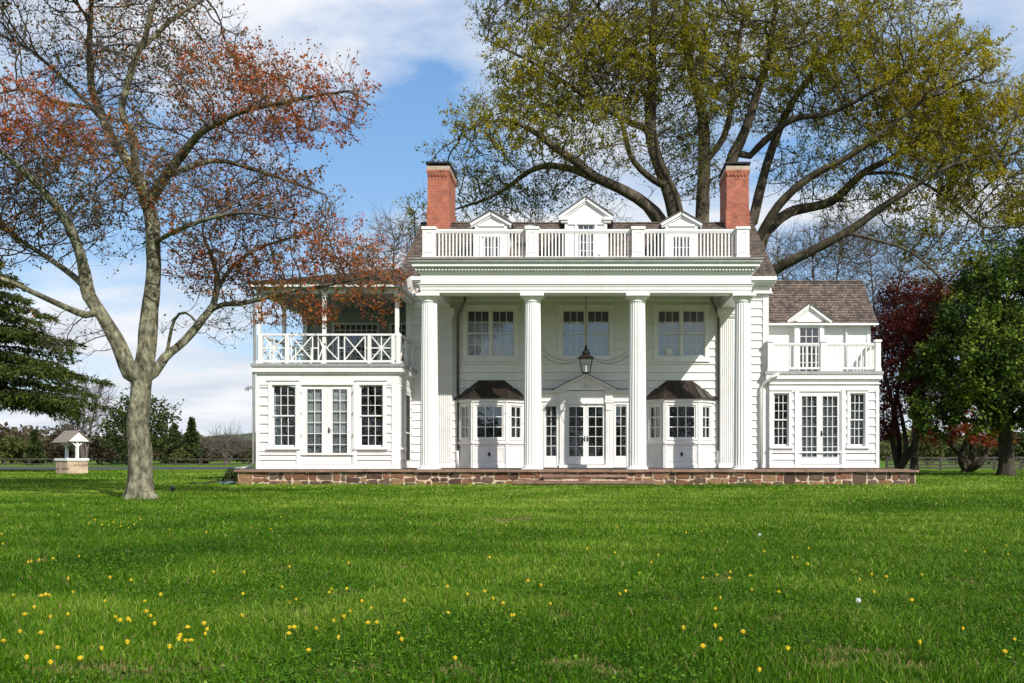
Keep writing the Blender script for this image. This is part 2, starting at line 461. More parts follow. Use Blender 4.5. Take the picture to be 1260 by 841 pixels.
def ground_mat():
    m, t, b = newmat('lawn_soil')
    c = t.nodes.new('ShaderNodeTexCoord')
    n1 = t.nodes.new('ShaderNodeTexNoise'); n1.inputs['Scale'].default_value = 0.23; n1.inputs['Detail'].default_value = 6
    n2 = t.nodes.new('ShaderNodeTexNoise'); n2.inputs['Scale'].default_value = 9; n2.inputs['Detail'].default_value = 8; n2.inputs['Roughness'].default_value = 0.8
    t.links.new(c.outputs['Object'], n1.inputs['Vector']); t.links.new(c.outputs['Object'], n2.inputs['Vector'])
    mxn = t.nodes.new('ShaderNodeMath'); mxn.operation = 'MULTIPLY_ADD'; mxn.inputs[1].default_value = 0.55
    t.links.new(n1.outputs['Fac'], mxn.inputs[0])
    h = t.nodes.new('ShaderNodeMath'); h.operation = 'MULTIPLY'; h.inputs[1].default_value = 0.45
    t.links.new(n2.outputs['Fac'], h.inputs[0]); t.links.new(h.outputs[0], mxn.inputs[2])
    r = ramp(t, [(0.34, (0.035, 0.066, 0.007)), (0.5, (0.08, 0.145, 0.010)), (0.66, (0.14, 0.215, 0.018))])
    t.links.new(mxn.outputs[0], r.inputs[0]); t.links.new(r.outputs[0], b.inputs['Base Color'])
    b.inputs['Roughness'].default_value = 0.9; b.inputs['Specular IOR Level'].default_value = 0.1
    bn = t.nodes.new('ShaderNodeBump'); bn.inputs['Strength'].default_value = 0.8; bn.inputs['Distance'].default_value = 0.06
    t.links.new(n2.outputs['Fac'], bn.inputs['Height']); t.links.new(bn.outputs[0], b.inputs['Normal'])
    return m
g = MB(); g.box(-1800, 1800, -600, 3000, -0.4, 0.0)
tag(g.build('ground', ground_mat()), kind='structure')
dr = MB()
dr.face([(-60, 64, 0.006), (-14, 64.5, 0.006), (-14, 80, 0.006), (-60, 78, 0.006)])
dr.face([(-14, 64.5, 0.006), (20, 64, 0.006), (20, 79, 0.006), (-14, 80, 0.006)])
tag(dr.build('driveway', M_asph), kind='structure')

# wooded hills on the horizon
def hills(name, Y, pts, depth, stops, z1=-0.5):
    b = MB(); n = len(pts)
    xs = np.linspace(pts[0][0], pts[-1][0], 160)
    zs = np.interp(xs, [p[0] for p in pts], [p[1] for p in pts])
    for k in range(159):
        a0 = zs[k]*(1+0.03*math.sin(xs[k]*0.35)); a1 = zs[k+1]*(1+0.03*math.sin(xs[k+1]*0.35))
        prof = [(0, z1), (0.25, 0.55), (0.6, 0.9), (1.0, 1.0)]
        for (d0, f0), (d1, f1) in zip(prof[:-1], prof[1:]):
            q0 = z1 if f0 == z1 else f0*a0; q1 = z1 if f0 == z1 else f0*a1
            b.face([(xs[k], Y+d0*depth, q0), (xs[k+1], Y+d0*depth, q1), (xs[k+1], Y+d1*depth, f1*a1), (xs[k], Y+d1*depth, f1*a0)])
    m = noise_mat(name+'_woods', stops, 0.12, 0.95, 1.0, 3.0, 8, (1, 1, 2.2), 0.75)
    return tag(b.build(name, m, smooth=True), kind='structure')
hills('hills', 420, [(-600, 6), (-330, 9), (-240, 10), (-200, 13), (-165, 15.5), (-140, 14), (-100, 11), (0, 9), (120, 10), (300, 12), (520, 8)], 160,
      [(0.3, (0.035, 0.055, 0.025)), (0.5, (0.07, 0.095, 0.045)), (0.7, (0.12, 0.13, 0.06))])

# ---- grass blades, clover: one mass nobody could count
DRY = []
for (px, py, rx, ry) in ((110, 824, 60, 4), (200, 824, 80, 4), (435, 824, 36, 4), (565, 822, 22, 4), (330, 755, 8, 3), (373, 754, 9, 4), (425, 731, 12, 3),
                         (705, 815, 40, 4), (750, 822, 26, 4), (885, 713, 18, 3), (945, 762, 16, 3), (1035, 816, 20, 4), (1110, 818, 26, 4), (1180, 715, 20, 2.5), (1060, 803, 60, 3),
                         (50, 692, 14, 2.5), (495, 700, 10, 2), (350, 700, 12, 2), (630, 640, 30, 2), (40, 738, 14, 3), (690, 760, 14, 3), (1005, 818, 24, 3)):
    c = G(px, py); c2 = G(px, py+ry)
    DRY.append((c.x, c.y-0.06, rx*c.y/FPX, max(0.11, 1.6*(c.y-c2.y))))
def make_grass():
    bands = [(2.8, 6, 7600, 0.0042), (6, 10, 3400, 0.006), (10, 16, 1500, 0.009), (16, 24, 700, 0.014), (24, 36, 230, 0.026), (36, 60, 45, 0.05)]
    xs, ys, ws = [], [], []
    for (a, b, d, w) in bands:
        x0 = -0.61*b - 2.6; x1 = 0.46*b + 2.6
        n = int((x1-x0)*(b-a)*d)
        x = rng.uniform(x0, x1, n); y = rng.uniform(a, b, n)
        k = (x > -0.61*y-2.6) & (x < 0.46*y+2.6)
        k &= ~((y > 28.9) & (y < 42) & (x > -10.5) & (x < 10.0))
        k &= ~((y > 28.3) & (y < 29.1) & (x > -2.2) & (x < 2.2))
        k &= np.hypot(x+8.78, y-19.25) > 0.24
        x, y = x[k], y[k]
        xs.append(x); ys.append(y); ws.append(np.full(len(x), w)*rng.uniform(0.7, 1.4, len(x)))
    x = np.concatenate(xs); y = np.concatenate(ys); w = np.concatenate(ws)
    dry = np.zeros(len(x))
    for (cx, cy, rx, ry) in DRY:
        wob = 0.35*np.sin(x*9+cx)+0.25*np.sin(x*23+cy)
        dd = ((x-cx)/rx)**2 + ((y-cy)/ry + wob)**2
        dry = np.maximum(dry, np.clip(1.35-dd, 0, 1))
    keep = rng.uniform(0, 1, len(x)) > dry*0.6
    x, y, w, dry = x[keep], y[keep], w[keep], dry[keep]
    n = len(x)
    big = pnoise(x, y, 0.9, 1); mid = pnoise(x, y, 3.5, 2); fine = pnoise(x, y, 11, 3)
    h = (0.020 + 0.026*mid*rng.uniform(0.4, 1.5, n) + 0.012*fine) * (1-0.6*dry)
    h *= np.where(rng.uniform(0, 1, n) < 0.04, 1.6, 1.0)
    h *= 1 + 1.8*np.exp(-((y-28.95)/.14)**2)*(np.abs(x) < 10.5)*rng.uniform(0, 1, n) + 1.6*np.exp(-((np.hypot(x+8.78, y-19.2)-.32)/.12)**2)*rng.uniform(0, 1, n)
    th = rng.uniform(0, 2*np.pi, n)
    lean = rng.uniform(0.1, 0.95, n)*h
    ld = rng.uniform(0, 2*np.pi, n)*0.9 + 5*pnoise(x, y, 5.0, 5)
    lx, ly = np.cos(ld)*lean, np.sin(ld)*lean
    ax, ay = np.cos(th)*w/2, np.sin(th)*w/2
    V = np.empty((n, 5, 3), np.float32)
    V[:, 0] = np.stack([x-ax, y-ay, np.full(n, -0.005)], 1); V[:, 1] = np.stack([x+ax, y+ay, np.full(n, -0.005)], 1)
    V[:, 2] = np.stack([x+ax*0.8+lx*0.35, y+ay*0.8+ly*0.35, h*0.6], 1); V[:, 3] = np.stack([x-ax*0.8+lx*0.35, y-ay*0.8+ly*0.35, h*0.6], 1)
    V[:, 4] = np.stack([x+lx, y+ly, h], 1)
    i = np.arange(n)[:, None]*5
    quads = i + np.array([0, 1, 2, 3]); tris = i + np.array([3, 2, 4])
    tint = np.clip(-0.02 + 0.20*big + 0.24*mid + 0.20*pnoise(x, y, 0.5, 7) - 0.03 + 0.17*np.clip((y-6)/14, 0, 1) + np.abs(rng.normal(0, 0.24, n)) - 0.10, 0.0, 0.76)
    tint = np.where((rng.uniform(0, 1, n) < 0.03 + 0.8*dry), rng.uniform(0.86, 1.0, n), tint)
    # clover leaflets near the camera
    m = 90000
    cy = 2.9 + 8*rng.uniform(0, 1, m)**1.5; cx = rng.uniform(-0.62, 0.47, m)*cy + rng.uniform(-1, 1, m)
    k = pnoise(cx, cy, 1.3, 9)*0.45 + pnoise(cx, cy, 4.1, 10)*0.3 + rng.uniform(0, 1, m)*0.25 > 0.5
    cx, cy = cx[k], cy[k]; m = len(cx)
    hz = rng.uniform(0.02, 0.055, m); s = rng.uniform(0.005, 0.0095, m)
    a = rng.uniform(0, 2*np.pi, m); tx, ty = rng.normal(0, 0.35, m), rng.normal(0, 0.35, m)
    C = np.empty((m, 4, 3), np.float32)
    for q in range(4):
        ox = np.cos(a+q*np.pi/2)*s*(1.15 if q % 2 == 0 else 0.8); oy = np.sin(a+q*np.pi/2)*s*(1.15 if q % 2 == 0 else 0.8)
        C[:, q] = np.stack([cx+ox, cy+oy, hz+ox*tx+oy*ty], 1)
    cq = n*5 + np.arange(m)[:, None]*4 + np.arange(4)
    ctint = np.clip(rng.normal(0.33, 0.14, m), 0.05, 0.7)
    verts = np.concatenate([V.reshape(-1, 3), C.reshape(-1, 3)])
    Q = np.concatenate([quads, cq])
    T = np.concatenate([tint, ctint, tint])
    mat = leaf_mat('grass_blade', [(0.0, (0.014, 0.048, 0.003)), (0.3, (0.043, 0.124, 0.004)), (0.55, (0.100, 0.215, 0.007)), (0.78, (0.31, 0.40, 0.065)), (0.88, (0.24, 0.175, 0.075)), (1.0, (0.34, 0.26, 0.13))], 0.3, 0.45)
    o = np_mesh('grass', verts, Q, tris, [mat], tint=T)
    tag(o, 'mown green lawn grass with clover and dry brown streaks', 'grass', kind='stuff')
make_grass()
# ================================================================== HOUSE
FL = 0.46            # terrace / floor level
HOUSE = empty('house', (0, 33, 0))
tag(HOUSE, 'white clapboard country house with columned portico and two brick chimneys', 'house')

def siding(mb, F, u0, u1, v0, v1, openings=(), exp=0.27, thick=0.048, wtop=0.004):
    v = v0
    while v < v1 - 1e-4:
        a, b = v, min(v+exp, v1)
        cuts = {a, b}
        for (ou0, ou1, ov0, ov1) in openings:
            for c in (ov0, ov1):
                if a+1e-4 < c < b-1e-4: cuts.add(c)
        cuts = sorted(cuts)
        wf = lambda z: thick + (wtop-thick)*(z-v)/exp
        for c, d in zip(cuts[:-1], cuts[1:]):
            mid = (c+d)/2
            iv = [(u0, u1)]
            for (ou0, ou1, ov0, ov1) in openings:
                if ov0 < mid < ov1:
                    nv = []
                    for (p, q) in iv:
                        if ou1 <= p or ou0 >= q: nv.append((p, q)); continue
                        if ou0 > p: nv.append((p, ou0))
                        if ou1 < q: nv.append((ou1, q))
                    iv = nv
            for (p, q) in iv:
                mb.face([F.p(p, c, wf(c)), F.p(q, c, wf(c)), F.p(q, d, wf(d)), F.p(p, d, wf(d))])
                if c == a and thick > 0.006:
                    mb.face([F.p(p, a, 0), F.p(q, a, 0), F.p(q, a, thick), F.p(p, a, thick)])
        v = b

def light_grid(mb, F, u0, u1, v0, v1, cols, rows, w0, w1, t=0.018):
    for k in range(1, cols):
        u = u0+(u1-u0)*k/cols; mb.fbox(F, u-t/2, u+t/2, v0, v1, w0, w1)
    for k in range(1, rows):
        v = v0+(v1-v0)*k/rows; mb.fbox(F, u0, u1, v-t/2, v+t/2, w0+0.002, w1-0.002)

def rect_frame(mb, F, u0, u1, v0, v1, t, w0, w1, tb=None):
    tb = t if tb is None else tb
    mb.fbox(F, u0, u0+t, v0, v1, w0, w1); mb.fbox(F, u1-t, u1, v0, v1, w0, w1)
    mb.fbox(F, u0+t, u1-t, v0, v0+tb, w0, w1); mb.fbox(F, u0+t, u1-t, v1-t, v1, w0, w1)

def window(F, u0, u1, v0, v1, cols, rows, sash=True, casing=0.11, curtain=None, sill=True, label=None, proud=0.05, cdepth=0.14, cfrac=1.0):
    proud = max(proud, 0.062)
    """double-hung (rows counts both sashes) or fixed window filling opening u0..u1,v0..v1"""
    mb = MB()
    rect_frame(mb, F, u0-casing, u1+casing, v0-(0.02 if sill else casing), v1+casing, casing, -0.12, proud, tb=(0.02 if sill else casing))
    mb.fbox(F, u0-casing-0.03, u1+casing+0.03, v1+casing, v1+casing+0.03, -0.05, proud+0.035)
    st = 0.045
    if sash:
        vm = (v0+v1)/2
        rect_frame(mb, F, u0, u1, vm-0.02, v1, st, -0.06, -0.02, tb=0.04)
        rect_frame(mb, F, u0, u1, v0, vm+0.015, st, -0.10, -0.062, tb=0.06)
        light_grid(mb, F, u0+st, u1-st, vm+0.02, v1-st, cols, rows//2, -0.055, -0.025)
        light_grid(mb, F, u0+st, u1-st, v0+0.06, vm-0.025, cols, rows//2, -0.095, -0.065)
    else:
        rect_frame(mb, F, u0, u1, v0, v1, st, -0.08, -0.03)
        light_grid(mb, F, u0+st, u1-st, v0+st, v1-st, cols, rows, -0.075, -0.035)
    if sill:
        pass
    w = mb.build('window', M_white2, HOUSE, label=label)
    if sill:
        s = MB(); s.fbox(F, u0-casing-0.05, u1+casing+0.05, v0-0.08, v0-0.021, -0.12, proud+0.055); s.build('sill', M_white2, w)
    p = MB()
    if sash:
        vm = (v0+v1)/2
        p.face([F.p(u0+st, vm, -0.04), F.p(u1-st, vm, -0.04), F.p(u1-st, v1-st, -0.04), F.p(u0+st, v1-st, -0.04)])
        p.face([F.p(u0+st, v0+0.05, -0.08), F.p(u1-st, v0+0.05, -0.08), F.p(u1-st, vm, -0.08), F.p(u0+st, vm, -0.08)])
    else:
        p.face([F.p(u0+st, v0+st, -0.055), F.p(u1-st, v0+st, -0.055), F.p(u1-st, v1-st, -0.055), F.p(u0+st, v1-st, -0.055)])
    p.build('pane', M_glass, w)
    if curtain is not None:
        c = MB(); kind, mat = curtain
        n = 28
        def drape(a, b, lo, hi):
            for k in range(n):
                ua = a+(b-a)*k/n; ub = a+(b-a)*(k+1)/n
                wa = -cdepth-0.03+0.025*math.sin(k*1.9); wb = -cdepth-0.03+0.025*math.sin((k+1)*1.9)
                c.face([F.p(ua, lo, wa), F.p(ub, lo, wb), F.p(ub, hi, wb), F.p(ua, hi, wa)])
        if kind == 'sides':
            drape(u0, u0+(u1-u0)*0.28*cfrac, v0, v1); drape(u1-(u1-u0)*0.28*cfrac, u1, v0, v1)
        elif kind == 'full': drape(u0, u1, v0, v1)
        elif kind == 'low': drape(u0, u1, v0, v0+(v1-v0)*cfrac)
        elif kind == 'top': drape(u0, u1, v1-(v1-v0)*cfrac, v1)
        c.build('curtain', mat, w)
    return w

def door(F, u0, u1, v0, v1, g, cols, rows, w=-0.02, handle=None, shade=None, label=None):
    """leaf u0..u1; glass rect g=(a,b,c,d)"""
    mb = MB()
    a, b, c, d = g
    mb.fbox(F, u0, a, v0, v1, w-0.045, w); mb.fbox(F, b, u1, v0, v1, w-0.045, w)
    mb.fbox(F, a, b, v0, c, w-0.045, w); mb.fbox(F, a, b, d, v1, w-0.045, w)
    light_grid(mb, F, a, b, c, d, cols, rows, w-0.04, w-0.006)
    # panel moulding round the glass
    rect_frame(mb, F, a-0.02, b+0.02, c-0.02, d+0.02, 0.02, w, w+0.012)
    dr_ = mb.build('door', M_white2, HOUSE, label=label)
    p = MB(); p.face([F.p(a, c, w-0.022), F.p(b, c, w-0.022), F.p(b, d, w-0.022), F.p(a, d, w-0.022)]); p.build('pane', M_glass, dr_)
    if handle is not None:
        h = MB(); vz = v0+0.98*(v1-v0)/2.3
        h.fbox(F, handle-0.022, handle+0.022, vz-0.09, vz+0.09, w, w+0.012)
        h.tube([F.p(handle, vz, w+0.01), F.p(handle, vz, w+0.05)], 0.012, 8)
        h.tube([F.p(handle, vz, w+0.05), F.p(handle+(0.09 if handle < (u0+u1)/2 else -0.09), vz, w+0.055)], 0.011, 8)
        h.build('handle', M_brass, dr_)
    if shade is not None:
        s = MB(); lo, hi, mat = shade
        s.face([F.p(a, lo, w-0.10), F.p(b, lo, w-0.10), F.p(b, hi, w-0.10), F.p(a, hi, w-0.10)]); s.build('curtain', mat, dr_)
        if lo > 1.0:
            s = MB(); s.face([F.p(a, c, w-0.12), F.p(b, c, w-0.12), F.p(b, lo, w-0.12), F.p(a, lo, w-0.12)]); s.build('curtain', M_screen, dr_)
    return dr_

# ---------------------------------------------------------------- main block walls
YW = 33.0
FM = Fr((0, YW, 0), (1, 0, 0), (0, -1, 0))
w = MB()
up = []            # upper windows
for cx in (-3.225, 0.0, 3.225):
    up.append((cx-0.815, cx-0.03, 4.23, 5.81)); up.append((cx+0.03, cx+0.815, 4.23, 5.81))
ops = [(cx-0.80, cx+0.80, 4.24, 5.80) for cx in (-3.225, 0, 3.225)] + [(-4.2, -2.2, 0.5, 2.8), (2.2, 4.2, 0.5, 2.8), (-1.45, 1.45, 0.5, 2.62)]
siding(w, FM, -6.05, 6.15, FL, 6.7, ops)
siding(w, Fr((6.15, YW, 0), (0, 1, 0), (1, 0, 0)), 0, 8.2, FL, 6.75)
siding(w, Fr((-6.05, 41.2, 0), (0, -1, 0), (-1, 0, 0)), 0, 8.2, FL, 6.75, [(5.4, 8.2, 0.4, 3.4)])
siding(w, Fr((6.15, 41.2, 0), (-1, 0, 0), (0, 1, 0)), 0, 12.2, FL, 6.75)
for xx, s in ((6.15, 1), (-6.05, -1)):   # gables
    F_ = Fr((xx, 37.1, 0), (0, 1, 0), (s, 0, 0))
    w.prism(F_, [(-4.4, 6.75), (4.4, 6.75), (0, 9.62)], -0.1, 0.0)
w.build('wall', M_white, HOUSE)
cb = MB()
for xx in (5.98, -6.08):
    cb.box(xx, xx+0.19, YW-0.068, YW+0.1, FL, 6.34)
cb.box(-6.05, 6.15, YW-0.062, YW-0.03, FL, FL+0.16)
cb.build('corner_board', M_white2, HOUSE)

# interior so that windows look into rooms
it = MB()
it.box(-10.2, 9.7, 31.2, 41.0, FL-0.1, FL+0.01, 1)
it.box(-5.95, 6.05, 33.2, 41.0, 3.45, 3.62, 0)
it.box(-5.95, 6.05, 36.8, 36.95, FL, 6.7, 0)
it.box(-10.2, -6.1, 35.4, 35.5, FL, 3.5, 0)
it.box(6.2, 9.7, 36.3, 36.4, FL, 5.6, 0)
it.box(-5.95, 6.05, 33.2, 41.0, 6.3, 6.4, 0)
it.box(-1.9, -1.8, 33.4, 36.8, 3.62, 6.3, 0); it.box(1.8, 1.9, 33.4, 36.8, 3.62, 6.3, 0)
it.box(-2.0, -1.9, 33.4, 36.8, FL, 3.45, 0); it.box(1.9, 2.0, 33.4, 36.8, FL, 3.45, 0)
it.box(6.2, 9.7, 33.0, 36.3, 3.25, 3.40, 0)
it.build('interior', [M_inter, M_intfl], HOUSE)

# upper double windows
for i, cx in enumerate((-3.225, 0.0, 3.225)):
    ct = MB()
    rect_frame(ct, FM, cx-0.93, cx+0.93, 4.10, 5.93, 0.125, -0.1, 0.055)
    ct.fbox(FM, cx-0.03, cx+0.03, 4.2, 5.83, -0.1, 0.05)
    ct.fbox(FM, cx-0.98, cx+0.98, 5.93, 5.97, -0.02, 0.09)
    ct.fbox(FM, cx-0.97, cx+0.97, 4.05, 4.10, -0.02, 0.10)
    for (u0, u1) in ((cx-0.805, cx-0.03), (cx+0.03, cx+0.805)):
        vm = 5.02
        rect_frame(ct, FM, u0, u1, vm-0.02, 5.805, 0.045, -0.05, -0.01, tb=0.04)
        rect_frame(ct, FM, u0, u1, 4.225, vm+0.015, 0.045, -0.095, -0.055, tb=0.06)
        light_grid(ct, FM, u0+0.045, u1-0.045, vm+0.02, 5.76, 3, 2, -0.045, -0.015)
        light_grid(ct, FM, u0+0.045, u1-0.045, 4.285, vm-0.025, 3, 2, -0.09, -0.06)
    wd = ct.build('window', M_white2, HOUSE, label=None)
    p = MB()
    for (u0, u1) in ((cx-0.805, cx-0.03), (cx+0.03, cx+0.805)):
        p.face([FM.p(u0+.045, 5.02, -.03), FM.p(u1-.045, 5.02, -.03), FM.p(u1-.045, 5.76, -.03), FM.p(u0+.045, 5.76, -.03)])
        p.face([FM.p(u0+.045, 4.28, -.075), FM.p(u1-.045, 4.28, -.075), FM.p(u1-.045, 5.0, -.075), FM.p(u0+.045, 5.0, -.075)])
    p.build('pane', M_glass, wd)
    c = MB()
    for (u0, u1) in ((cx-0.8, cx-0.03), (cx+0.03, cx+0.8)):
        c.face([FM.p(u0, 4.2, -.16), FM.p(u1, 4.2, -.16), FM.p(u1, 5.42, -.16), FM.p(u0, 5.42, -.16)])
    c.build('curtain', M_palepane, wd)  # pale sheet adds reflected sky and dusty screens to the lower panes
    if i == 2:
        l = MB(); l.lathe((cx-0.42, YW+0.10, 0), [(0.06, 4.2), (0.12, 4.32), (0.15, 4.36), (0.11, 4.5), (0.03, 4.56)], 14)
        l.build('table_lamp', M_white2, wd)

# ---------------------------------------------------------------- bays
def bay(cx, lamp=None):
    hf, hb, y0 = 0.56, 1.15, 32.25
    FF = Fr((cx, y0, 0), (1, 0, 0), (0, -1, 0))
    dl = Vector((-hb+hf, YW-y0, 0)); ln = dl.length
    FLf = Fr((cx-hb, YW, 0), (hb-hf, y0-YW, 0), (-(YW-y0), -(hb-hf), 0))
    FRt = Fr((cx+hf, y0, 0), (hb-hf, YW-y0, 0), ((YW-y0), -(hb-hf), 0))
    b = MB()
    for F, u0, u1, op in ((FF, -hf, hf, (-0.46, 0.46, 1.44, 2.55)), (FLf, 0, ln, (0.2, 0.76, 1.44, 2.55)), (FRt, 0, ln, (ln-0.76, ln-0.2, 1.44, 2.55))):
        siding(b, F, u0, u1, FL, 2.74, [op], exp=9, thick=0.005)
    bw = b.build('bay_window', M_white, HOUSE)
    t = MB()
    for F, u0, u1 in ((FF, -hf, hf), (FLf, 0, ln), (FRt, 0, ln)):
        t.fbox(F, u0-0.02, u1+0.02, 1.27, 1.33, 0.003, 0.07)
        t.fbox(F, u0-0.01, u1+0.01, 1.21, 1.27, 0.003, 0.03)
        t.fbox(F, u0-0.02, u1+0.02, 2.66, 2.78, 0.003, 0.06)
        t.fbox(F, u0-0.01, u1+0.01, FL+0.01, FL+0.13, 0.003, 0.03)
        if F is FF:
            for (a, c) in ((-0.5, -0.04), (0.04, 0.5)): rect_frame(t, F, a, c, 0.70, 1.13, 0.025, 0.003, 0.018)
        else: rect_frame(t, F, 0.16, ln-0.16, 0.70, 1.13, 0.025, 0.003, 0.018)
        for uu in (u0, u1): t.fbox(F, uu-0.05, uu+0.05, FL, 2.66, 0.002, 0.022)
    t.build('trim', M_white2, bw)
    wn = MB(); gl = MB()
    for F, u0, u1, cols in ((FF, -0.46, 0.46, 3), (FLf, 0.2, 0.76, 2), (FRt, ln-0.76, ln-0.2, 2)):
        rect_frame(wn, F, u0-0.05, u1+0.05, 1.39, 2.60, 0.05, -0.06, 0.035)
        rect_frame(wn, F, u0, u1, 1.44, 2.55, 0.05, -0.05, 0.0)
        light_grid(wn, F, u0+0.05, u1-0.05, 1.49, 2.50, cols, 3, -0.04, -0.01, 0.03)
        gl.face([F.p(u0+.05, 1.49, -.03), F.p(u1-.05, 1.49, -.03), F.p(u1-.05, 2.5, -.03), F.p(u0+.05, 2.5, -.03)])
    wn.build('window_frame', M_white2, bw); gl.build('pane', M_glass, bw)
    r = MB(); zb, zt = 2.79, 3.42
    def out(s, e): return s*(1)+e
    A = [(cx-hb-0.14, YW-0.005, zb), (cx-hf-0.07, y0-0.13, zb), (cx+hf+0.07, y0-0.13, zb), (cx+hb+0.14, YW-0.005, zb)]
    T = [(cx-0.40, YW-0.04, zt), (cx-0.385, YW-0.06, zt), (cx+0.385, YW-0.06, zt), (cx+0.40, YW-0.04, zt)]
    B = [(p[0], p[1], zb-0.03) for p in A]
    for k in range(3):
        r.face([A[k], A[k+1], T[k+1], T[k]]); r.face([B[k], B[k+1], A[k+1], A[k]])
    r.face([T[0], T[1], T[2], T[3]]); r.face([B[3], B[2], B[1], B[0]])
    def seam(p, q): r.tube([Vector(p)+Vector((0, -0.004, 0.004)), Vector(q)+Vector((0, -0.004, 0.004))], 0.014, 5)
    for k in range(4): seam(A[k], T[k])
    for k in (0.25, 0.5, 0.75):
        seam(Vector(A[1]).lerp(Vector(A[2]), k), Vector(T[1]).lerp(Vector(T[2]), k))
    for k in (0.5,):
        seam(Vector(A[0]).lerp(Vector(A[1]), k), Vector(T[0]).lerp(Vector(T[1]), k)); seam(Vector(A[2]).lerp(Vector(A[3]), k), Vector(T[2]).lerp(Vector(T[3]), k))
    r.build('roof', M_copper, bw)
    o = MB(); o.fbox(FF, -0.045, 0.025, 0.86, 0.99, 0.004, 0.035); o.build('outlet_box', M_black, bw)
    return bw
bay(-3.19); bay(3.17)

# ---------------------------------------------------------------- entrance
FE = Fr((0, 32.86, 0), (1, 0, 0), (0, -1, 0))
e = MB()
siding(e, FE, -1.5, 1.5, FL, 3.06, [(-0.655, 0.655, 0.5, 2.61), (-1.37, -0.98, 0.84, 2.57), (0.98, 1.37, 0.84, 2.57)], exp=9, thick=0.004)
ent = e.build('entrance_surround', M_white, HOUSE)
e = MB()
for s in (-1, 1):
    F = Fr((0.775*s, 32.86, 0), (1, 0, 0), (0, -1, 0))
    e.fbox(F, -0.11, 0.11, FL+0.12, 2.66, 0.004, 0.07); e.fbox(F, -0.14, 0.14, FL, FL+0.13, 0.004, 0.09)
    for k in range(4): e.fbox(F, -0.095+0.055*k, -0.075+0.055*k, 0.75, 2.35, 0.07, 0.082)
    e.fbox(F, -0.14, 0.14, 2.66, 2.74, 0.004, 0.10)
    e.fbox(F, -0.10, 0.10, 2.40, 2.58, 0.07, 0.10)
    e.fbox(F, -0.13, 0.13, 2.75, 3.0, 0.004, 0.085)
    a, b = (-1.5, -0.64) if s < 0 else (0.64, 1.5)
    e.fbox(FE, a, b, 3.0, 3.03, 0.004, 0.13); e.fbox(FE, a, b, 3.03, 3.075, 0.004, 0.17)
    a, b = (-1.5, -0.9) if s < 0 else (0.9, 1.5)
    e.fbox(FE, a, b, 2.70, 2.74, 0.004, 0.05)
    c0 = 1.175*s
    rect_frame(e, FE, c0-0.235, c0+0.235, FL+0.02, 2.64, 0.04, 0.003, 0.03)
    e.fbox(FE, c0-0.16, c0+0.16, FL+0.1, 0.78, 0.003, 0.016)
e.fbox(FE, -0.66, 0.66, 2.625, 2.70, 0.004, 0.05)
rect_frame(e, FE, -0.655, 0.655, 0.5, 2.62, 0.02, -0.1, 0.02)
e.build('pilaster_trim', M_white2, ent)
pd = MB()
pd.prism(FE, [(-1.0, 3.08), (1.0, 3.08), (0.0, 3.55)], 0.0, 0.06)
for s in (-1, 1):
    pd.bar(FE, (1.05*s, 3.085), (-0.01*s, 3.60), 0.06, 0.05, 0.20); pd.bar(FE, (1.0*s, 3.05), (0, 3.54), 0.05, 0.05, 0.14)
pe = pd.build('pediment', M_white2, ent)
pr = MB()
for s in (-1, 1): pr.bar(FE, (1.10*s, 3.10), (-0.01*s, 3.645), 0.02, 0.0, 0.22)
for a, b in ((-1.5, -1.06), (1.06, 1.5)): pr.fbox(FE, a, b, 3.077, 3.095, 0.0, 0.18)  # dark strips stand for the thin shadow along the cornice tops
pr.build('flashing_and_shadow', M_copper, ent)
orn = MB()
for s in (-1, 1):
    for k in range(4):
        a = math.radians(20+k*18)
        orn.bar(FE, (0.02*s, 3.26), (s*(0.02+0.25*math.cos(a)*(1-k*0.1)), 3.26+0.11*math.sin(a)), 0.02, 0.06, 0.075)
        orn.bar(FE, (0.02*s, 3.22), (s*(0.02+0.24*math.cos(a)*(1-k*0.1)), 3.22-0.11*math.sin(a)), 0.02, 0.06, 0.075)
    orn.bar(FE, (0, 3.38), (0.30*s, 3.24), 0.015, 0.06, 0.07); orn.bar(FE, (0, 3.10), (0.30*s, 3.24), 0.015, 0.06, 0.07)
orn.build('ornament', M_white, ent)
door(FE, -0.64, -0.004, 0.585, 2.60, (-0.57, -0.09, 0.86, 2.52), 2, 5, handle=-0.05)
door(FE, 0.004, 0.64, 0.585, 2.60, (0.09, 0.57, 0.86, 2.52), 2, 5, handle=0.05)
for s in (-1, 1):
    c0 = 1.175*s; sl = MB(); rect_frame(sl, FE, c0-0.195, c0+0.195, 0.84, 2.57, 0.03, -0.06, -0.01)
    light_grid(sl, FE, c0-0.165, c0+0.165, 0.87, 2.54, 2, 5, -0.05, -0.015)
    q = sl.build('sidelight', M_white2, HOUSE)
    p = MB(); p.face([FE.p(c0-.165, .87, -.035), FE.p(c0+.165, .87, -.035), FE.p(c0+.165, 2.54, -.035), FE.p(c0-.165, 2.54, -.035)]); p.build('pane', M_glass, q)
th = MB(); th.box(-0.9, 0.9, 32.6, 32.855, FL, 0.57); th.build('threshold', M_white2, HOUSE)

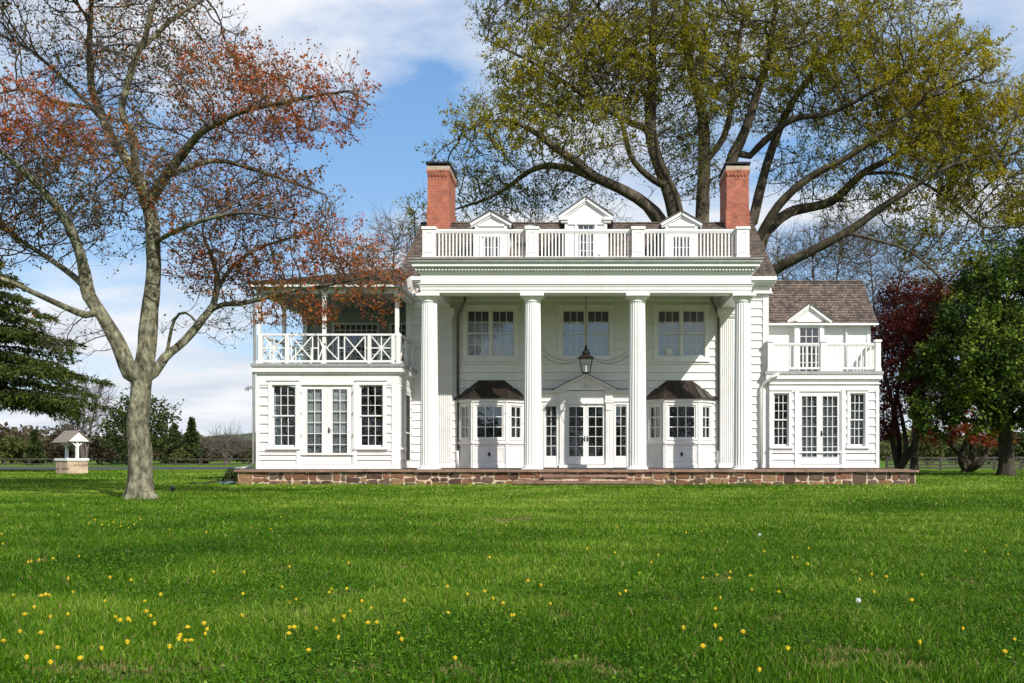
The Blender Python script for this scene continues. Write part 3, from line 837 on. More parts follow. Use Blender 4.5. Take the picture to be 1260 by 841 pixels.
# ---------------------------------------------------------------- portico
def column():
    c = MB()
    zt = 5.72
    prof = [(0.28, FL+0.10)]
    for k in range(1, 9):
        f = k/8; prof.append((0.280-0.042*f**1.4, FL+0.10+(5.60-FL-0.10)*f))
    c.lathe((-4.82, 30, 0), prof, 120, flute=(20, 0.022, 0, 8))
    root = c.build('column', M_white, HOUSE, smooth=False)
    b = MB(); b.box(-5.14, -4.50, 29.68, 30.32, FL, FL+0.03); b.lathe((-4.82, 30, 0), [(0.315, FL+0.03), (0.325, FL+0.06), (0.288, FL+0.10)], 40)
    b.build('base', M_white2, root)
    k = MB(); k.lathe((-4.82, 30, 0), [(0.244, 5.58), (0.254, 5.60), (0.242, 5.62), (0.25, 5.64), (0.285, 5.69), (0.325, 5.745)], 40)
    k.box(-5.18, -4.46, 29.64, 30.36, 5.745, 5.832); k.build('capital', M_white2, root)
    return root
c0 = column()
for xx in (-1.64, 1.58, 4.82):
    r = copy_tree(c0, HOUSE); r.location.x = xx+4.82

for s in (-1, 1):
    cx = 4.75*s
    q = MB(); q.box(cx-0.25, cx+0.25, 32.78, 32.97, FL+0.15, 5.5)
    for k in range(7): q.box(cx-0.23+0.0685*k, cx-0.195+0.0685*k, 32.755, 32.782, FL+0.2, 5.45)
    q.box(cx-0.29, cx+0.29, 32.74, 32.97, FL, FL+0.15); q.box(cx-0.27, cx+0.27, 32.75, 32.97, 5.5, 5.55); q.box(cx-0.33, cx+0.33, 32.68, 32.97, 5.62, 5.83); q.box(cx-0.30, cx+0.30, 32.71, 32.97, 5.55, 5.62)
    q.build('pilaster', M_white2, HOUSE)

en = MB()
xo = 5.03
def ring(z0, z1, o, t0=0.6):
    """beam ring on three sides, projecting o beyond the frieze plane"""
    en.box(-xo-o, xo+o, 29.68-o, 29.68+t0, z0, z1)
    en.box(-xo-o, -xo+0.5, 29.68+t0, 32.96, z0, z1); en.box(xo-0.5, xo+o, 29.68+t0, 32.96, z0, z1)
ring(5.835, 5.92, 0.0); ring(5.92, 6.02, 0.02); ring(6.02, 6.085, 0.04); ring(6.085, 6.115, 0.075); ring(6.115, 6.42, 0.0); ring(6.42, 6.47, 0.05)
ring(6.47, 6.57, 0.09)
en.box(-4.53, 4.53, 30.28, 30.33, 6.10, 6.18)
en.box(-4.53, 4.53, 32.86, 32.965, 6.07, 6.175)
for k in range(0, 103):
    x = -5.17+k*0.1
    en.box(x, x+0.055, 29.53, 29.592, 6.49, 6.56)
for k in range(0, 32):
    y = 29.62+k*0.1
    en.box(xo+0.088, xo+0.15, y, y+0.055, 6.49, 6.56); en.box(-xo-0.15, -xo-0.088, y, y+0.055, 6.49, 6.56)
en.build('entablature', M_white, HOUSE)
co = MB()
def cring(z0, z1, o):
    co.box(-xo-o, xo+o, 29.68-o, 29.9, z0, z1)
    co.box(-xo-o, -xo+0.3, 29.9, 32.95, z0, z1); co.box(xo-0.3, xo+o, 29.9, 32.95, z0, z1)
cring(6.575, 6.60, 0.17); cring(6.60, 6.69, 0.23); cring(6.69, 6.72, 0.26)
co.build('cornice', M_white2, HOUSE)
gt = MB()
gt.box(-xo-0.30, xo+0.30, 29.38, 33.0, 6.722, 6.79)
gt.build('gutter', M_gutter, HOUSE)
dk = MB(); dk.box(-xo-0.33, xo+0.33, 29.35, 33.2, 6.792, 6.855); dk.build('portico_deck', M_deck, HOUSE)
cl = MB(); cl.box(-4.53, 4.53, 30.33, 32.97, 6.18, 6.25); cl.build('porch_ceiling', M_ceil, HOUSE)

def balustrade(name_mat, posts, y, zb, zt, spacing, bw=0.045, axis='x', post_w=0.38, ptop=0.05, panel=True, rail_t=0.075, bot_gap=0.06):
    """posts: coordinates along axis; returns the balustrade part with posts and balusters as sub-parts"""
    def bx(mb, a0, a1, b0, b1, z0, z1):
        if axis == 'x': mb.box(a0, a1, y+b0, y+b1, z0, z1)
        else: mb.box(y+b0, y+b1, a0, a1, z0, z1)
    r = MB()
    for a, b in zip(posts[:-1], posts[1:]):
        a0, b0 = a+post_w/2-0.002, b-post_w/2+0.002
        bx(r, a0, b0, -0.055, 0.055, zt-rail_t, zt); bx(r, a0, b0, -0.035, 0.035, zt-rail_t-0.04, zt-rail_t)
        bx(r, a0, b0, -0.04, 0.04, zb+bot_gap, zb+bot_gap+0.07)
    root = r.build('balustrade', M_white2, HOUSE)
    for a, b in zip(posts[:-1], posts[1:]):
        bl = MB()
        a0, b0 = a+post_w/2, b-post_w/2
        n = int(round((b0-a0)/spacing))
        for k in range(1, n):
            c = a0+(b0-a0)*k/n
            bx(bl, c-bw/2, c+bw/2, -bw/2, bw/2, zb+bot_gap+0.06, zt-rail_t-0.03)
        bl.build('balusters', M_white2, root)
    for a in posts:
        p = MB(); h = post_w/2
        bx(p, a-h, a+h, -h, h, zb, zt+ptop-0.08)
        bx(p, a-h-0.03, a+h+0.03, -h-0.03, h+0.03, zt+ptop-0.08, zt+ptop)
        bx(p, a-h-0.02, a+h+0.02, -h-0.02, h+0.02, zb, zb+0.12)
        if panel and axis == 'x':
            F = Fr((a, y-h, 0), (1, 0, 0), (0, -1, 0))
            rect_frame(p, F, -h*0.55, h*0.55, zb+0.22, zt-0.12, 0.02, 0.0, 0.012)
        p.build('post', M_white2, root)
    return root
balustrade('', [-4.80, -1.645, 1.60, 4.80], 29.95, 6.857, 7.82, 0.107)

# ---------------------------------------------------------------- main roof, eaves, chimneys
M_roof = roofmat('cedar_shingles', 0.55, 0.15)
def slope(mb, o, U, Vv, poly_fn, length, exp=0.15, thick=0.022):
    Nn = Vector(U).cross(Vector(Vv)).normalized()
    F = Fr(o, U, Nn, Vv)
    v = 0
    while v < length-1e-4:
        b = min(v+exp, length)
        a0, a1 = poly_fn(v); b0, b1 = poly_fn(b)
        if a1-a0 > 0.02:
            jit = 0.0
            mb.face([F.p(a0, v, thick), F.p(a1, v, thick), F.p(b1, b, 0.002), F.p(b0, b, 0.002)])
            mb.face([F.p(a0, v, -0.02), F.p(a1, v, -0.02), F.p(a1, v, thick), F.p(a0, v, thick)])
        v = b
th_ = math.atan2(9.72-6.88, 37.1-32.55)
Lr = math.hypot(9.72-6.88, 37.1-32.55)
rf = MB()
slope(rf, (-6.28, 32.55, 6.88), (1, 0, 0), (0, math.cos(th_), math.sin(th_)), lambda v: (0, 12.65), Lr)
slope(rf, (6.37, 41.65, 6.88), (-1, 0, 0), (0, -math.cos(th_), math.sin(th_)), lambda v: (0, 12.65), Lr)
for k in range(60):
    a = -6.28+k*12.65/60
    rf.hexa([(a, 36.98, 9.70), (a+0.205, 36.98, 9.70), (a+0.205, 37.22, 9.70), (a, 37.22, 9.70), (a, 37.08, 9.765+0.012*(k % 2)), (a+0.205, 37.08, 9.765), (a+0.205, 37.12, 9.765), (a, 37.12, 9.765+0.012*(k % 2))])
roof = rf.build('roof', M_roof, HOUSE)
for a, b in ((-6.28, -5.52), (5.52, 6.37)):
    ev = MB()
    ev.box(a, b, 32.52, 32.62, 6.74, 6.862); ev.box(a+0.02, b-0.02, 32.62, 32.98, 6.68, 6.74)
    ev.box(a+0.06, b-0.06, 32.75, 32.98, 6.60, 6.68)
    ev.box(a+0.12, b-0.12, 32.84, 32.98, 6.38, 6.60)
    n = 7
    for k in range(n):
        c = a+0.14+k*(b-a-0.28)/n; ev.box(c, c+0.05, 32.79, 32.842, 6.48, 6.56)
    ev.box(a+0.08, b-0.08, 32.80, 32.98, 6.34, 6.38)
    ev.build('eave_cornice', M_white2, HOUSE)
for xx in (-6.29, 6.30):      # rake boards
    ev = MB()
    F_ = Fr((xx, 37.1, 0), (0, 1, 0), (1, 0, 0))
    for s in (-1, 1): ev.bar(F_, (4.5*s, 6.80), (0, 9.62), 0.16, 0, 0.07)
    ev.build('rake_board', M_white2, HOUSE)

def chimney(x0, x1, y0, y1):
    b = MB()
    b.box(x0-0.03, x1+0.03, y0-0.03, y1+0.03, 8.6, 10.05); b.box(x0-0.015, x1+0.015, y0-0.015, y1+0.015, 10.05, 10.12)
    b.box(x0, x1, y0, y1, 10.12, 11.42)
    for k, o in enumerate((0.02, 0.04)):
        b.box(x0-o, x1+o, y0-o, y1+o, 11.42+0.08*k, 11.50+0.08*k)
    n = 6
    for k in range(n):
        a = x0+0.02+(x1-x0-0.04)*k/n; b.box(a, a+0.07, y0-0.04, y0-0.001, 11.35, 11.421)
    c = b.build('chimney', M_brick, HOUSE)
    m_ = MB(); m_.box(x0-0.03, x1+0.03, y0-0.03, y1+0.03, 11.58, 11.72); m_.build('mortar_crown', M_flag2, c)
    k = MB(); k.box(x0-0.06, x1+0.06, y0-0.06, y1+0.06, 11.80, 11.87)
    for (a, b_) in ((x0, y0), (x1-0.1, y0), (x0, y1-0.1), (x1-0.1, y1-0.1)): k.box(a, a+0.1, b_, b_+0.1, 11.72, 11.80)
    k.box(x0+0.1, x1-0.1, y0+0.1, y1-0.1, 11.72, 11.80)
    k.build('cap', M_black, c)
M_flag2 = noise_mat('mortar_stone', [(0.3, (0.34, 0.27, 0.20)), (0.7, (0.46, 0.38, 0.29))], 4, 0.85)
chimney(-5.93, -5.13, 36.5, 38.35)
chimney(5.27, 6.10, 36.5, 38.35)

# ---------------------------------------------------------------- dormers
def dormer(cx, y0, hw, ht, z0, zeave, zapex, win, ridge_back, broken=False):
    F = Fr((cx, y0, 0), (1, 0, 0), (0, -1, 0))
    b = MB()
    wu0, wu1, wv0, wv1 = win
    siding(b, F, -hw, hw, z0, zeave+0.02, [(wu0, wu1, wv0, wv1)], exp=9, thick=0.004)
    b.prism(F, [(-hw, zeave), (hw, zeave), (0, zapex-0.12)], -0.06, 0.0)
    for s in (-1, 1):
        Fs = Fr((cx+s*hw, y0, 0), (0, 1, 0), (s, 0, 0))
        b.face([Fs.p(0, z0), Fs.p(0, zeave), Fs.p((zeave-6.88)/math.tan(th_)+32.55-y0 if ridge_back is None else ridge_back, zeave), ])
        b.face([Fs.p(0, z0), Fs.p((zeave-6.88)/math.tan(th_)+32.55-y0 if ridge_back is None else ridge_back, zeave), Fs.p(0.5, z0)])
    d = b.build('dormer', M_white, HOUSE)
    t = MB()
    sl = (zapex-zeave)/ht
    for s in (-1, 1):
        t.bar(F, (ht*s, zeave-0.05), (-0.008*s, zapex-0.05), 0.10, 0.0, 0.10)
        t.bar(F, (ht*s*0.97, zeave-0.13), (0, zapex-0.15), 0.05, 0.0, 0.05)
        t.fbox(F, s*hw-(0.10 if s > 0 else 0), s*hw+(0.10 if s < 0 else 0), z0, zeave-0.08, 0.003, 0.03)
        if broken:
            t.fbox(F, min(s*(hw-0.12), s*ht), max(s*(hw-0.12), s*ht), zeave-0.14, zeave-0.04, -0.1, 0.14)
            t.fbox(F, min(s*(hw-0.12), s*(ht-0.07)), max(s*(hw-0.12), s*(ht-0.07)), zeave-0.22, zeave-0.14, -0.1, 0.09)
    t.fbox(F, -hw+0.101, hw-0.101, zeave-(0.28 if broken else 0.1), zeave-(0.20 if broken else 0.02), 0.003, 0.05)
    rect_frame(t, F, wu0-0.08, wu1+0.08, wv0-0.08, wv1+0.08, 0.08, -0.05, 0.04)
    t.build('trim', M_white2, d)
    rb = (zapex-6.88)/math.tan(th_)+32.55-y0 if ridge_back is None else ridge_back
    r = MB()
    a = math.atan2(zapex-zeave, ht); ls = math.hypot(ht, zapex-zeave)
    for s in (-1, 1):
        e0 = Vector((cx+s*(ht+0.03), y0-0.14, zeave+0.0)); ap = Vector((cx, y0-0.14, zapex+0.012))
        eb = (zeave-6.88)/math.tan(th_)+32.55-y0 if ridge_back is None else ridge_back
        p = [e0, ap, Vector((cx, y0+rb, zapex+0.012)), Vector((cx+s*(ht+0.03), y0+max(eb, 0.05), zeave+0.0))]
        q = [v+Vector((0, 0, 0.03)) for v in p]
        r.face(q if s < 0 else q[::-1])
        r.face([p[0], p[1], q[1], q[0]]); r.face([p[0], q[0], q[3], p[3]]); r.face(p)
    r.build('roof', M_droof, d)
    wn = MB(); rect_frame(wn, F, wu0, wu1, wv0, wv1, 0.045, -0.05, -0.01)
    light_grid(wn, F, wu0+.045, wu1-.045, wv0+.045, wv1-.045, 3, max(2, int((wv1-wv0)/0.3)), -0.045, -0.015)
    wf = wn.build('window_frame', M_white2, d)
    gl = MB(); gl.face([F.p(wu0+.04, wv0+.04, -.03), F.p(wu1-.04, wv0+.04, -.03), F.p(wu1-.04, wv1-.04, -.03), F.p(wu0+.04, wv1-.04, -.03)])
    gl.build('pane', M_glass, d)
    return d
M_droof = noise_mat('dormer_roof_edge', [(0.3, (0.07, 0.065, 0.06)), (0.7, (0.13, 0.12, 0.11))], 4, 0.8)
dormer(0.0, 33.2, 0.72, 0.92, 6.86, 9.02, 9.66, (-0.30, 0.30, 6.95, 8.77), None, True)
dormer(-3.24, 33.3, 0.55, 0.70, 6.86, 8.80, 9.2, (-0.31, 0.31, 7.0, 8.35), None)
dormer(3.26, 33.3, 0.55, 0.70, 6.86, 8.80, 9.2, (-0.31, 0.31, 7.0, 8.35), None)
for bb in ((0.42, 0.50, 33.10, 33.17, 7.55, 7.60), (0.43, 0.47, 33.12, 33.16, 7.68, 7.72)):
    hd = MB(); hd.box(*bb); hd.build('door_knob' if bb[0] < 0.425 else 'keyhole', M_brass, HOUSE)

# ---------------------------------------------------------------- left wing (sun porch + balcony)
YL = 30.7
FLW = Fr((0, YL, 0), (1, 0, 0), (0, -1, 0))
XL0, XL1 = -10.35, -5.91
w = MB()
lops = [(-9.875, -9.13, 1.15, 3.12), (-7.125, -6.38, 1.15, 3.12), (-8.95, -7.34, 0.6, 3.12)]
siding(w, FLW, XL0, XL1, FL, 3.3, lops, exp=0.285)
FSR = Fr((XL1, YL, 0), (0, 1, 0), (1, 0, 0))
siding(w, FSR, 0, 2.3, FL, 3.3, [(0.2, 0.66, 1.15, 3.0), (1.05, 1.8, 0.5, 2.95)], exp=0.285)
FSL = Fr((XL0, 36.2, 0), (0, -1, 0), (-1, 0, 0))
siding(w, FSL, 0, 5.5, FL, 3.3, [(1.0, 1.9, 1.15, 3.0), (3.4, 4.3, 1.15, 3.0)], exp=0.285)
siding(w, Fr((XL1, 36.2, 0), (-1, 0, 0), (0, 1, 0)), 0, 4.44, FL, 6.0, exp=0.285)
# upper porch back wall, openings for two glazed screens
FUB = Fr((0, 35.8, 0), (1, 0, 0), (0, -1, 0))
w.build('wall', M_white, HOUSE, label='clapboard wall of the two storey sun porch wing')
t = MB()
for a, b in ((XL0-0.02, XL0+0.08), (XL1-0.2, XL1+0.012)): t.fbox(FLW, a, b, FL, 3.2, 0.002, 0.064)
t.fbox(FSR, 0.0, 0.12, FL, 3.2, 0.002, 0.058)
t.fbox(FLW, XL0, XL1, 3.16, 3.45, 0.002, 0.045); t.fbox(FLW, XL0, XL1, 3.10, 3.16, 0.046, 0.065)
t.fbox(FSR, -0.04, 2.3, 3.16, 3.45, 0.002, 0.045)
t.fbox(FLW, XL0, XL1, 0.90, 0.96, 0.04, 0.068)
t.fbox(FLW, XL0, XL1, FL, FL+0.12, 0.0495, 0.06)
for u in (-9.04, -7.25): t.fbox(FLW, u-0.055, u+0.055, FL, 3.16, 0.036, 0.071)
t.build('trim', M_white2, HOUSE)
fs = MB()
fs.box(XL0-0.06, XL1+0.10, YL-0.12, 36.2, 3.45, 3.50); fs.box(XL0-0.10, XL1+0.16, YL-0.17, 36.2, 3.50, 3.66)
fs.build('fascia', M_white2, HOUSE)
dk = MB(); dk.box(XL0-0.14, XL1+0.20, YL-0.21, 36.2, 3.662, 3.76); dk.build('balcony_deck', M_gutter, HOUSE)
window(FLW, -9.875, -9.13, 1.15, 3.12, 3, 6, curtain=None)
window(FLW, -7.125, -6.38, 1.15, 3.12, 3, 6, curtain=None)
window(FSR, 0.2, 0.66, 1.15, 3.0, 2, 6, casing=0.08)
window(FSL, 1.0, 1.9, 1.15, 3.0, 3, 6); window(FSL, 3.4, 4.3, 1.15, 3.0, 3, 6)
for (a, b, h) in ((-8.94, -8.147, -8.2), (-8.143, -7.35, -8.09)):
    ga = a+0.165; gb = b-0.165
    door(FLW, a, b, 0.61, 3.11, (ga, gb, 0.88, 2.97), 2, 6, handle=h if h > -8.1 else None, shade=(1.55, 2.97, M_shade), w=0.0)
dj = MB(); rect_frame(dj, FLW, -8.985, -7.305, 0.52, 3.155, 0.042, -0.1, 0.045); dj.build('door_frame', M_white2, HOUSE)
for u in (-8.955, -7.335):
    for v in (0.9, 1.5, 2.2, 2.85):
        hg = MB(); hg.fbox(FLW, u-0.012, u+0.012, v-0.05, v+0.05, 0.046, 0.058); hg.build('hinge', M_gutter, HOUSE)
sd_ = door(FSR, 1.05, 1.8, 0.52, 2.93, (1.09, 1.76, 0.72, 2.86), 1, 2, handle=None, w=0.045, label='white side door with a tall dark mesh screen')
q = MB(); q.fbox(FSR, 1.088, 1.762, 0.718, 1.60, 0.047, 0.051); q.fbox(FSR, 1.088, 1.762, 1.66, 2.862, 0.047, 0.051); q.build('screen', noise_mat('dark_mesh', [(0.3, (0.035, 0.036, 0.036)), (0.7, (0.055, 0.056, 0.055))], 9, 0.95, spec=0.05), sd_)
dj = MB(); rect_frame(dj, FSR, 0.97, 1.88, 0.47, 3.02, 0.08, -0.1, 0.056); dj.build('door_frame', M_white2, HOUSE)
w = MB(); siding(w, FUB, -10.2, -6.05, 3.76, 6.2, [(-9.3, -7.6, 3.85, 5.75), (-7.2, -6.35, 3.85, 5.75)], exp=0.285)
w.build('porch_back_wall', noise_mat('porch_wall_shaded', [(0.3, (0.27, 0.285, 0.27)), (0.7, (0.35, 0.365, 0.34))], 2, 0.7), HOUSE)  # grey instead of white puts the deep porch shade into the wall colour
# glazed screens on the upper back wall
for (a, b, n) in ((-9.3, -7.6, 8), (-7.2, -6.35, 4)):
    sc = MB(); rect_frame(sc, FUB, a, b, 3.85, 5.75, 0.06, -0.08, 0.05); light_grid(sc, FUB, a+.06, b-.06, 3.91, 5.69, n, 9, -0.05, -0.02, 0.025)
    q = sc.build('window', M_white2, HOUSE)
    p = MB(); p.face([FUB.p(a+.05, 3.9, -.035), FUB.p(b-.05, 3.9, -.035), FUB.p(b-.05, 5.7, -.035), FUB.p(a+.05, 5.7, -.035)]); p.build('pane', M_glass, q)
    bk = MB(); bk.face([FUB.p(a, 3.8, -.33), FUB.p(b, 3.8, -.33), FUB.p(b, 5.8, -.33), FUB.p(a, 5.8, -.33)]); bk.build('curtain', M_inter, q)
# porch posts
for (xx, yy, s) in ((-10.27, YL-0.05, 0.05), (-8.22, YL-0.05, 0.055), (-5.93, YL-0.05, 0.06), (-10.27, 33.2, 0.055), (-10.27, 35.7, 0.08)):
    q = MB(); q.box(xx-s, xx+s, yy-s, yy+s, 3.76, 5.98); q.box(xx-s-.03, xx+s+.03, yy-s-.03, yy+s+.03, 5.86, 5.98)
    q.box(xx-s-.03, xx+s+.03, yy-s-.03, yy+s+.03, 3.76, 3.86)
    q.build('porch_post', M_white2, HOUSE)
bm = MB()
bm.box(-10.35, -5.85, YL-0.13, YL+0.05, 5.98, 6.14); bm.box(-10.36, -10.18, YL+0.05, 36.0, 5.98, 6.14); bm.box(-6.0, -5.85, YL+0.05, 32.95, 5.98, 6.14)
bm.build('porch_beam', M_white2, HOUSE)
fe = MB(); fe.box(-10.50, -5.78, YL-0.40, YL-0.34, 6.13, 6.24); fe.box(-10.50, -10.44, YL-0.34, 36.4, 6.13, 6.24); fe.box(-5.84, -5.78, YL-0.34, 32.95, 6.13, 6.24)
fe.build('porch_fascia', M_white2, HOUSE)
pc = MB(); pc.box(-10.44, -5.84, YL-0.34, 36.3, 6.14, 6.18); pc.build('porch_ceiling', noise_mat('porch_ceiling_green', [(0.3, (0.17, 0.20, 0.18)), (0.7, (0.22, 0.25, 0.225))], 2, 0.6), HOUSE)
M_roof2 = roofmat('cedar_shingles_low', math.sin(math.atan(0.3)), 0.15)
pr = MB(); t3 = math.atan(0.3); c3, s3 = math.cos(t3), math.sin(t3)
slope(pr, (-10.55, YL-0.45, 6.25), (1, 0, 0), (0, c3, s3), lambda v: (v*c3, 4.78), 4.78/c3)
slope(pr, (-10.55, 40.0, 6.25), (0, -1, 0), (c3, 0, s3), lambda v: (v*c3, 9.75-v*c3), 4.78/c3)
pr.build('porch_roof', M_roof2, HOUSE)
gp = MB(); gp.prism(Fr((-5.80, YL-0.4, 0), (0, 1, 0), (1, 0, 0)), [(0.0, 6.24), (2.7, 6.24), (2.7, 7.05), (0.0, 6.25)], -0.05, 0.0); gp.build('porch_gable', M_white, HOUSE)
# chippendale railing
def cross_rail(F, u0, u1, zb, zt, posts, cells):
    r = MB(); r.fbox(F, u0, u1, zt-0.06, zt, -0.05, 0.05); r.fbox(F, u0, u1, zb+0.04, zb+0.11, -0.04, 0.04)
    t = 0.035; lo, hi = zb+0.11, zt-0.06
    for (kind, a, b) in cells:
        m = (lo+hi)/2; c = (a+b)/2
        if kind in 'UX':
            r.bar(F, (a, lo), (b, hi), t, -0.018, 0.018); r.bar(F, (a, hi), (b, lo), t, -0.016, 0.016)
        if kind == 'U':
            r.fbox(F, c-t/2, c+t/2, lo, hi, -0.014, 0.014); r.fbox(F, a, b, m-t/2, m+t/2, -0.012, 0.012)
        if kind == 'L':
            r.fbox(F, a-t/2, a+t/2, lo, hi, -0.02, 0.02); r.fbox(F, b-t/2, b+t/2, lo, hi, -0.02, 0.02); r.fbox(F, a, b, m-t/2, m+t/2, -0.014, 0.014)
        if kind == '<':
            r.bar(F, (a, lo), (b, m), t, -0.018, 0.018); r.bar(F, (a, hi), (b, m), t, -0.016, 0.016)
        if kind == '>':
            r.bar(F, (a, m), (b, lo), t, -0.018, 0.018); r.bar(F, (a, m), (b, hi), t, -0.016, 0.016)
    root = r.build('railing', M_white2, HOUSE)
    for (a, b, top) in posts:
        p = MB(); p.fbox(F, a, b, zb, top, -0.06, 0.06); p.build('post', M_white2, root)
FR_ = Fr((0, YL-0.10, 0), (1, 0, 0), (0, -1, 0))
def U(px): return X(px, YL-0.10)
cross_rail(FR_, U(318), U(491), 3.76, 4.70,
           [(U(318), U(323.6), 4.70), (U(351.4), U(355.3), 4.68), (U(452.8), U(456.7), 4.68), (U(482), U(486), 4.70), (U(488), U(493), 4.72)],
           [('U', U(323.6), U(351.4)), ('L', U(355.3), U(358.6)), ('X', U(358.6), U(384.7)), ('L', U(384.7), U(391.8)), ('<', U(391.8), U(397.4)), ('>', U(402), U(416.5)), ('L', U(416.5), U(424)), ('X', U(424), U(449.5)), ('L', U(449.5), U(452.8)), ('U', U(456.7), U(482))])
FR2 = Fr((-5.86, YL-0.05, 0), (0, 1, 0), (1, 0, 0))
cross_rail(FR2, 0.06, 2.25, 3.76, 4.70, [(2.15, 2.25, 4.7)], [('X', 0.1, 0.95), ('L', 0.95, 1.2), ('X', 1.2, 2.15)])
FR3 = Fr((-10.27, YL-0.05, 0), (0, 1, 0), (-1, 0, 0))
cross_rail(FR3, 0.06, 5.6, 3.76, 4.70, [(2.55, 2.65, 4.7)], [('X', 0.1, 1.1), ('L', 1.1, 1.4), ('X', 1.4, 2.5), ('X', 2.7, 3.8), ('L', 3.8, 4.1), ('X', 4.1, 5.5)])
# porch chairs
M_chair = noise_mat('chair_paint', [(0.3, (0.55, 0.60, 0.56)), (0.7, (0.68, 0.72, 0.68))], 5, 0.5)
def chair(x, y, rz, label):
    e_ = empty('porch_chair', (x, y, 3.76))
    tag(e_, label, 'chair')
    ca, sa = math.cos(rz), math.sin(rz)
    def F(): return Fr((x, y, 3.76), (ca, sa, 0), (sa, -ca, 0))
    f = F()
    s = MB()
    for k in range(6): s.fbox(f, -0.26, 0.26, 0.40, 0.425, -0.24+0.085*k, -0.17+0.085*k)
    s.build('seat', M_chair, e_)
    b = MB()
    for k in range(5): b.fbox(f, -0.24, 0.24, 0.52+0.1*k, 0.58+0.1*k, -0.29-0.02*k, -0.265-0.02*k)
    for u in (-0.27, 0.24): b.fbox(f, u, u+0.03, 0.42, 1.02, -0.32, -0.27)
    b.build('backrest', M_chair, e_)
    for u in (-0.27, 0.23):
        for w_ in (-0.29, 0.21):
            l = MB(); l.fbox(f, u, u+0.04, 0.0, 0.40 if w_ < 0 else 0.64, w_, w_+0.04); l.build('leg', M_chair, e_)
        a = MB(); a.fbox(f, u-0.02, u+0.06, 0.64, 0.665, -0.28, 0.27); a.build('armrest', M_chair, e_)
chair(X(373, 32.2), 32.2, 0.35, 'pale slatted porch chair on the balcony behind the left half of its railing')
chair(X(466, 31.9), 31.9, -0.5, 'pale slatted porch chair on the balcony at the end nearest the columns')

# ---------------------------------------------------------------- right wing
YR = 32.85
FRW = Fr((0, YR, 0), (1, 0, 0), (0, -1, 0))
XR0, XR1 = 6.17, 9.85
w = MB()
rops = [(6.31, 6.83, 1.2, 2.98), (8.88, 9.40, 1.2, 2.98), (7.17, 8.575, 0.58, 3.04)]
siding(w, FRW, XR0, XR1, FL, 3.2, rops, exp=0.285)
siding(w, Fr((XR1, YR, 0), (0, 1, 0), (1, 0, 0)), 0, 4.35, FL, 3.2, exp=0.285)
w.box(XR0-0.015, XR0+0.004, YR-0.01, 33.0, FL, 3.4)
siding(w, Fr((XR1, 37.2, 0), (-1, 0, 0), (0, 1, 0)), 0, 3.68, FL, 5.5, exp=0.285)
FRU = Fr((0, 34.0, 0), (1, 0, 0), (0, -1, 0))
siding(w, FRU, XR0, 9.9, 3.70, 5.52, [(7.4, 8.1, 3.6, 5.5)], exp=0.6, thick=0.012)
siding(w, Fr((9.9, 34.0, 0), (0, 1, 0), (1, 0, 0)), 0, 3.2, 3.70, 5.5, exp=0.285)
w.prism(Fr((9.86, 35.55, 0), (0, 1, 0), (1, 0, 0)), [(-1.55, 5.5), (1.65, 5.5), (0, 7.18)], -0.05, 0.0)
w.build('wall', M_white, HOUSE, label='clapboard wall of the lower wing with shingled roof')
t = MB()
for a, b in ((XR0, XR0+0.09), (XR1-0.10, XR1+0.012)): t.fbox(FRW, a, b, FL, 3.1, 0.002, 0.064)
t.fbox(FRW, XR0, XR1+0.01, 3.08, 3.40, 0.002, 0.05); t.fbox(FRW, XR0, XR1+0.05, 3.28, 3.33, 0.051, 0.10)
t.fbox(FRW, XR0, XR1, FL, FL+0.12, 0.0495, 0.06)
t.fbox(FRW, XR0, XR1, 0.97, 1.02, 0.04, 0.068)
for u in (7.08, 8.665): t.fbox(FRW, u-0.06, u+0.06, FL, 3.1, 0.036, 0.071)
t.fbox(FRU, 9.78, 9.91, 3.7, 5.4, 0.002, 0.04)
t.build('trim', M_white2, HOUSE)
fs = MB(); fs.box(XR0-0.08, XR1+0.05, YR-0.10, 34.1, 3.40, 3.45); fs.box(XR0-0.12, XR1+0.10, YR-0.15, 34.1, 3.45, 3.60)
fs.build('fascia', M_white2, HOUSE)
dk = MB(); dk.box(XR0-0.16, XR1+0.13, YR-0.18, 34.0, 3.602, 3.71); dk.build('balcony_deck', M_gutter, HOUSE)
window(FRW, 6.31, 6.83, 1.2, 2.98, 3, 6, casing=0.09)
window(FRW, 8.88, 9.40, 1.2, 2.98, 3, 6, casing=0.09, curtain=('full', M_gcurt), cdepth=0.35)
for (a, b, h) in ((7.18, 7.872, None), (7.876, 8.565, 7.93)):
    door(FRW, a, b, 0.59, 3.03, (a+0.095 if h is None else a+0.10, b-0.10 if h is None else b-0.095, 0.84, 2.88), 3, 6, handle=h, w=0.0, shade=(0.84, 2.88, M_screen))
dj = MB(); rect_frame(dj, FRW, 7.135, 8.61, 0.5, 3.078, 0.042, -0.1, 0.045); dj.build('door_frame', M_white2, HOUSE)
balustrade('', [6.19, 7.96, 9.80], YR-0.08, 3.71, 4.66, 0.148, 0.042, 'x', 0.17, 0.11, False, 0.06, 0.07)
balustrade('', [YR+0.06, 33.95], 9.80, 3.71, 4.66, 0.148, 0.042, 'y', 0.10, 0.0, False, 0.06, 0.07)
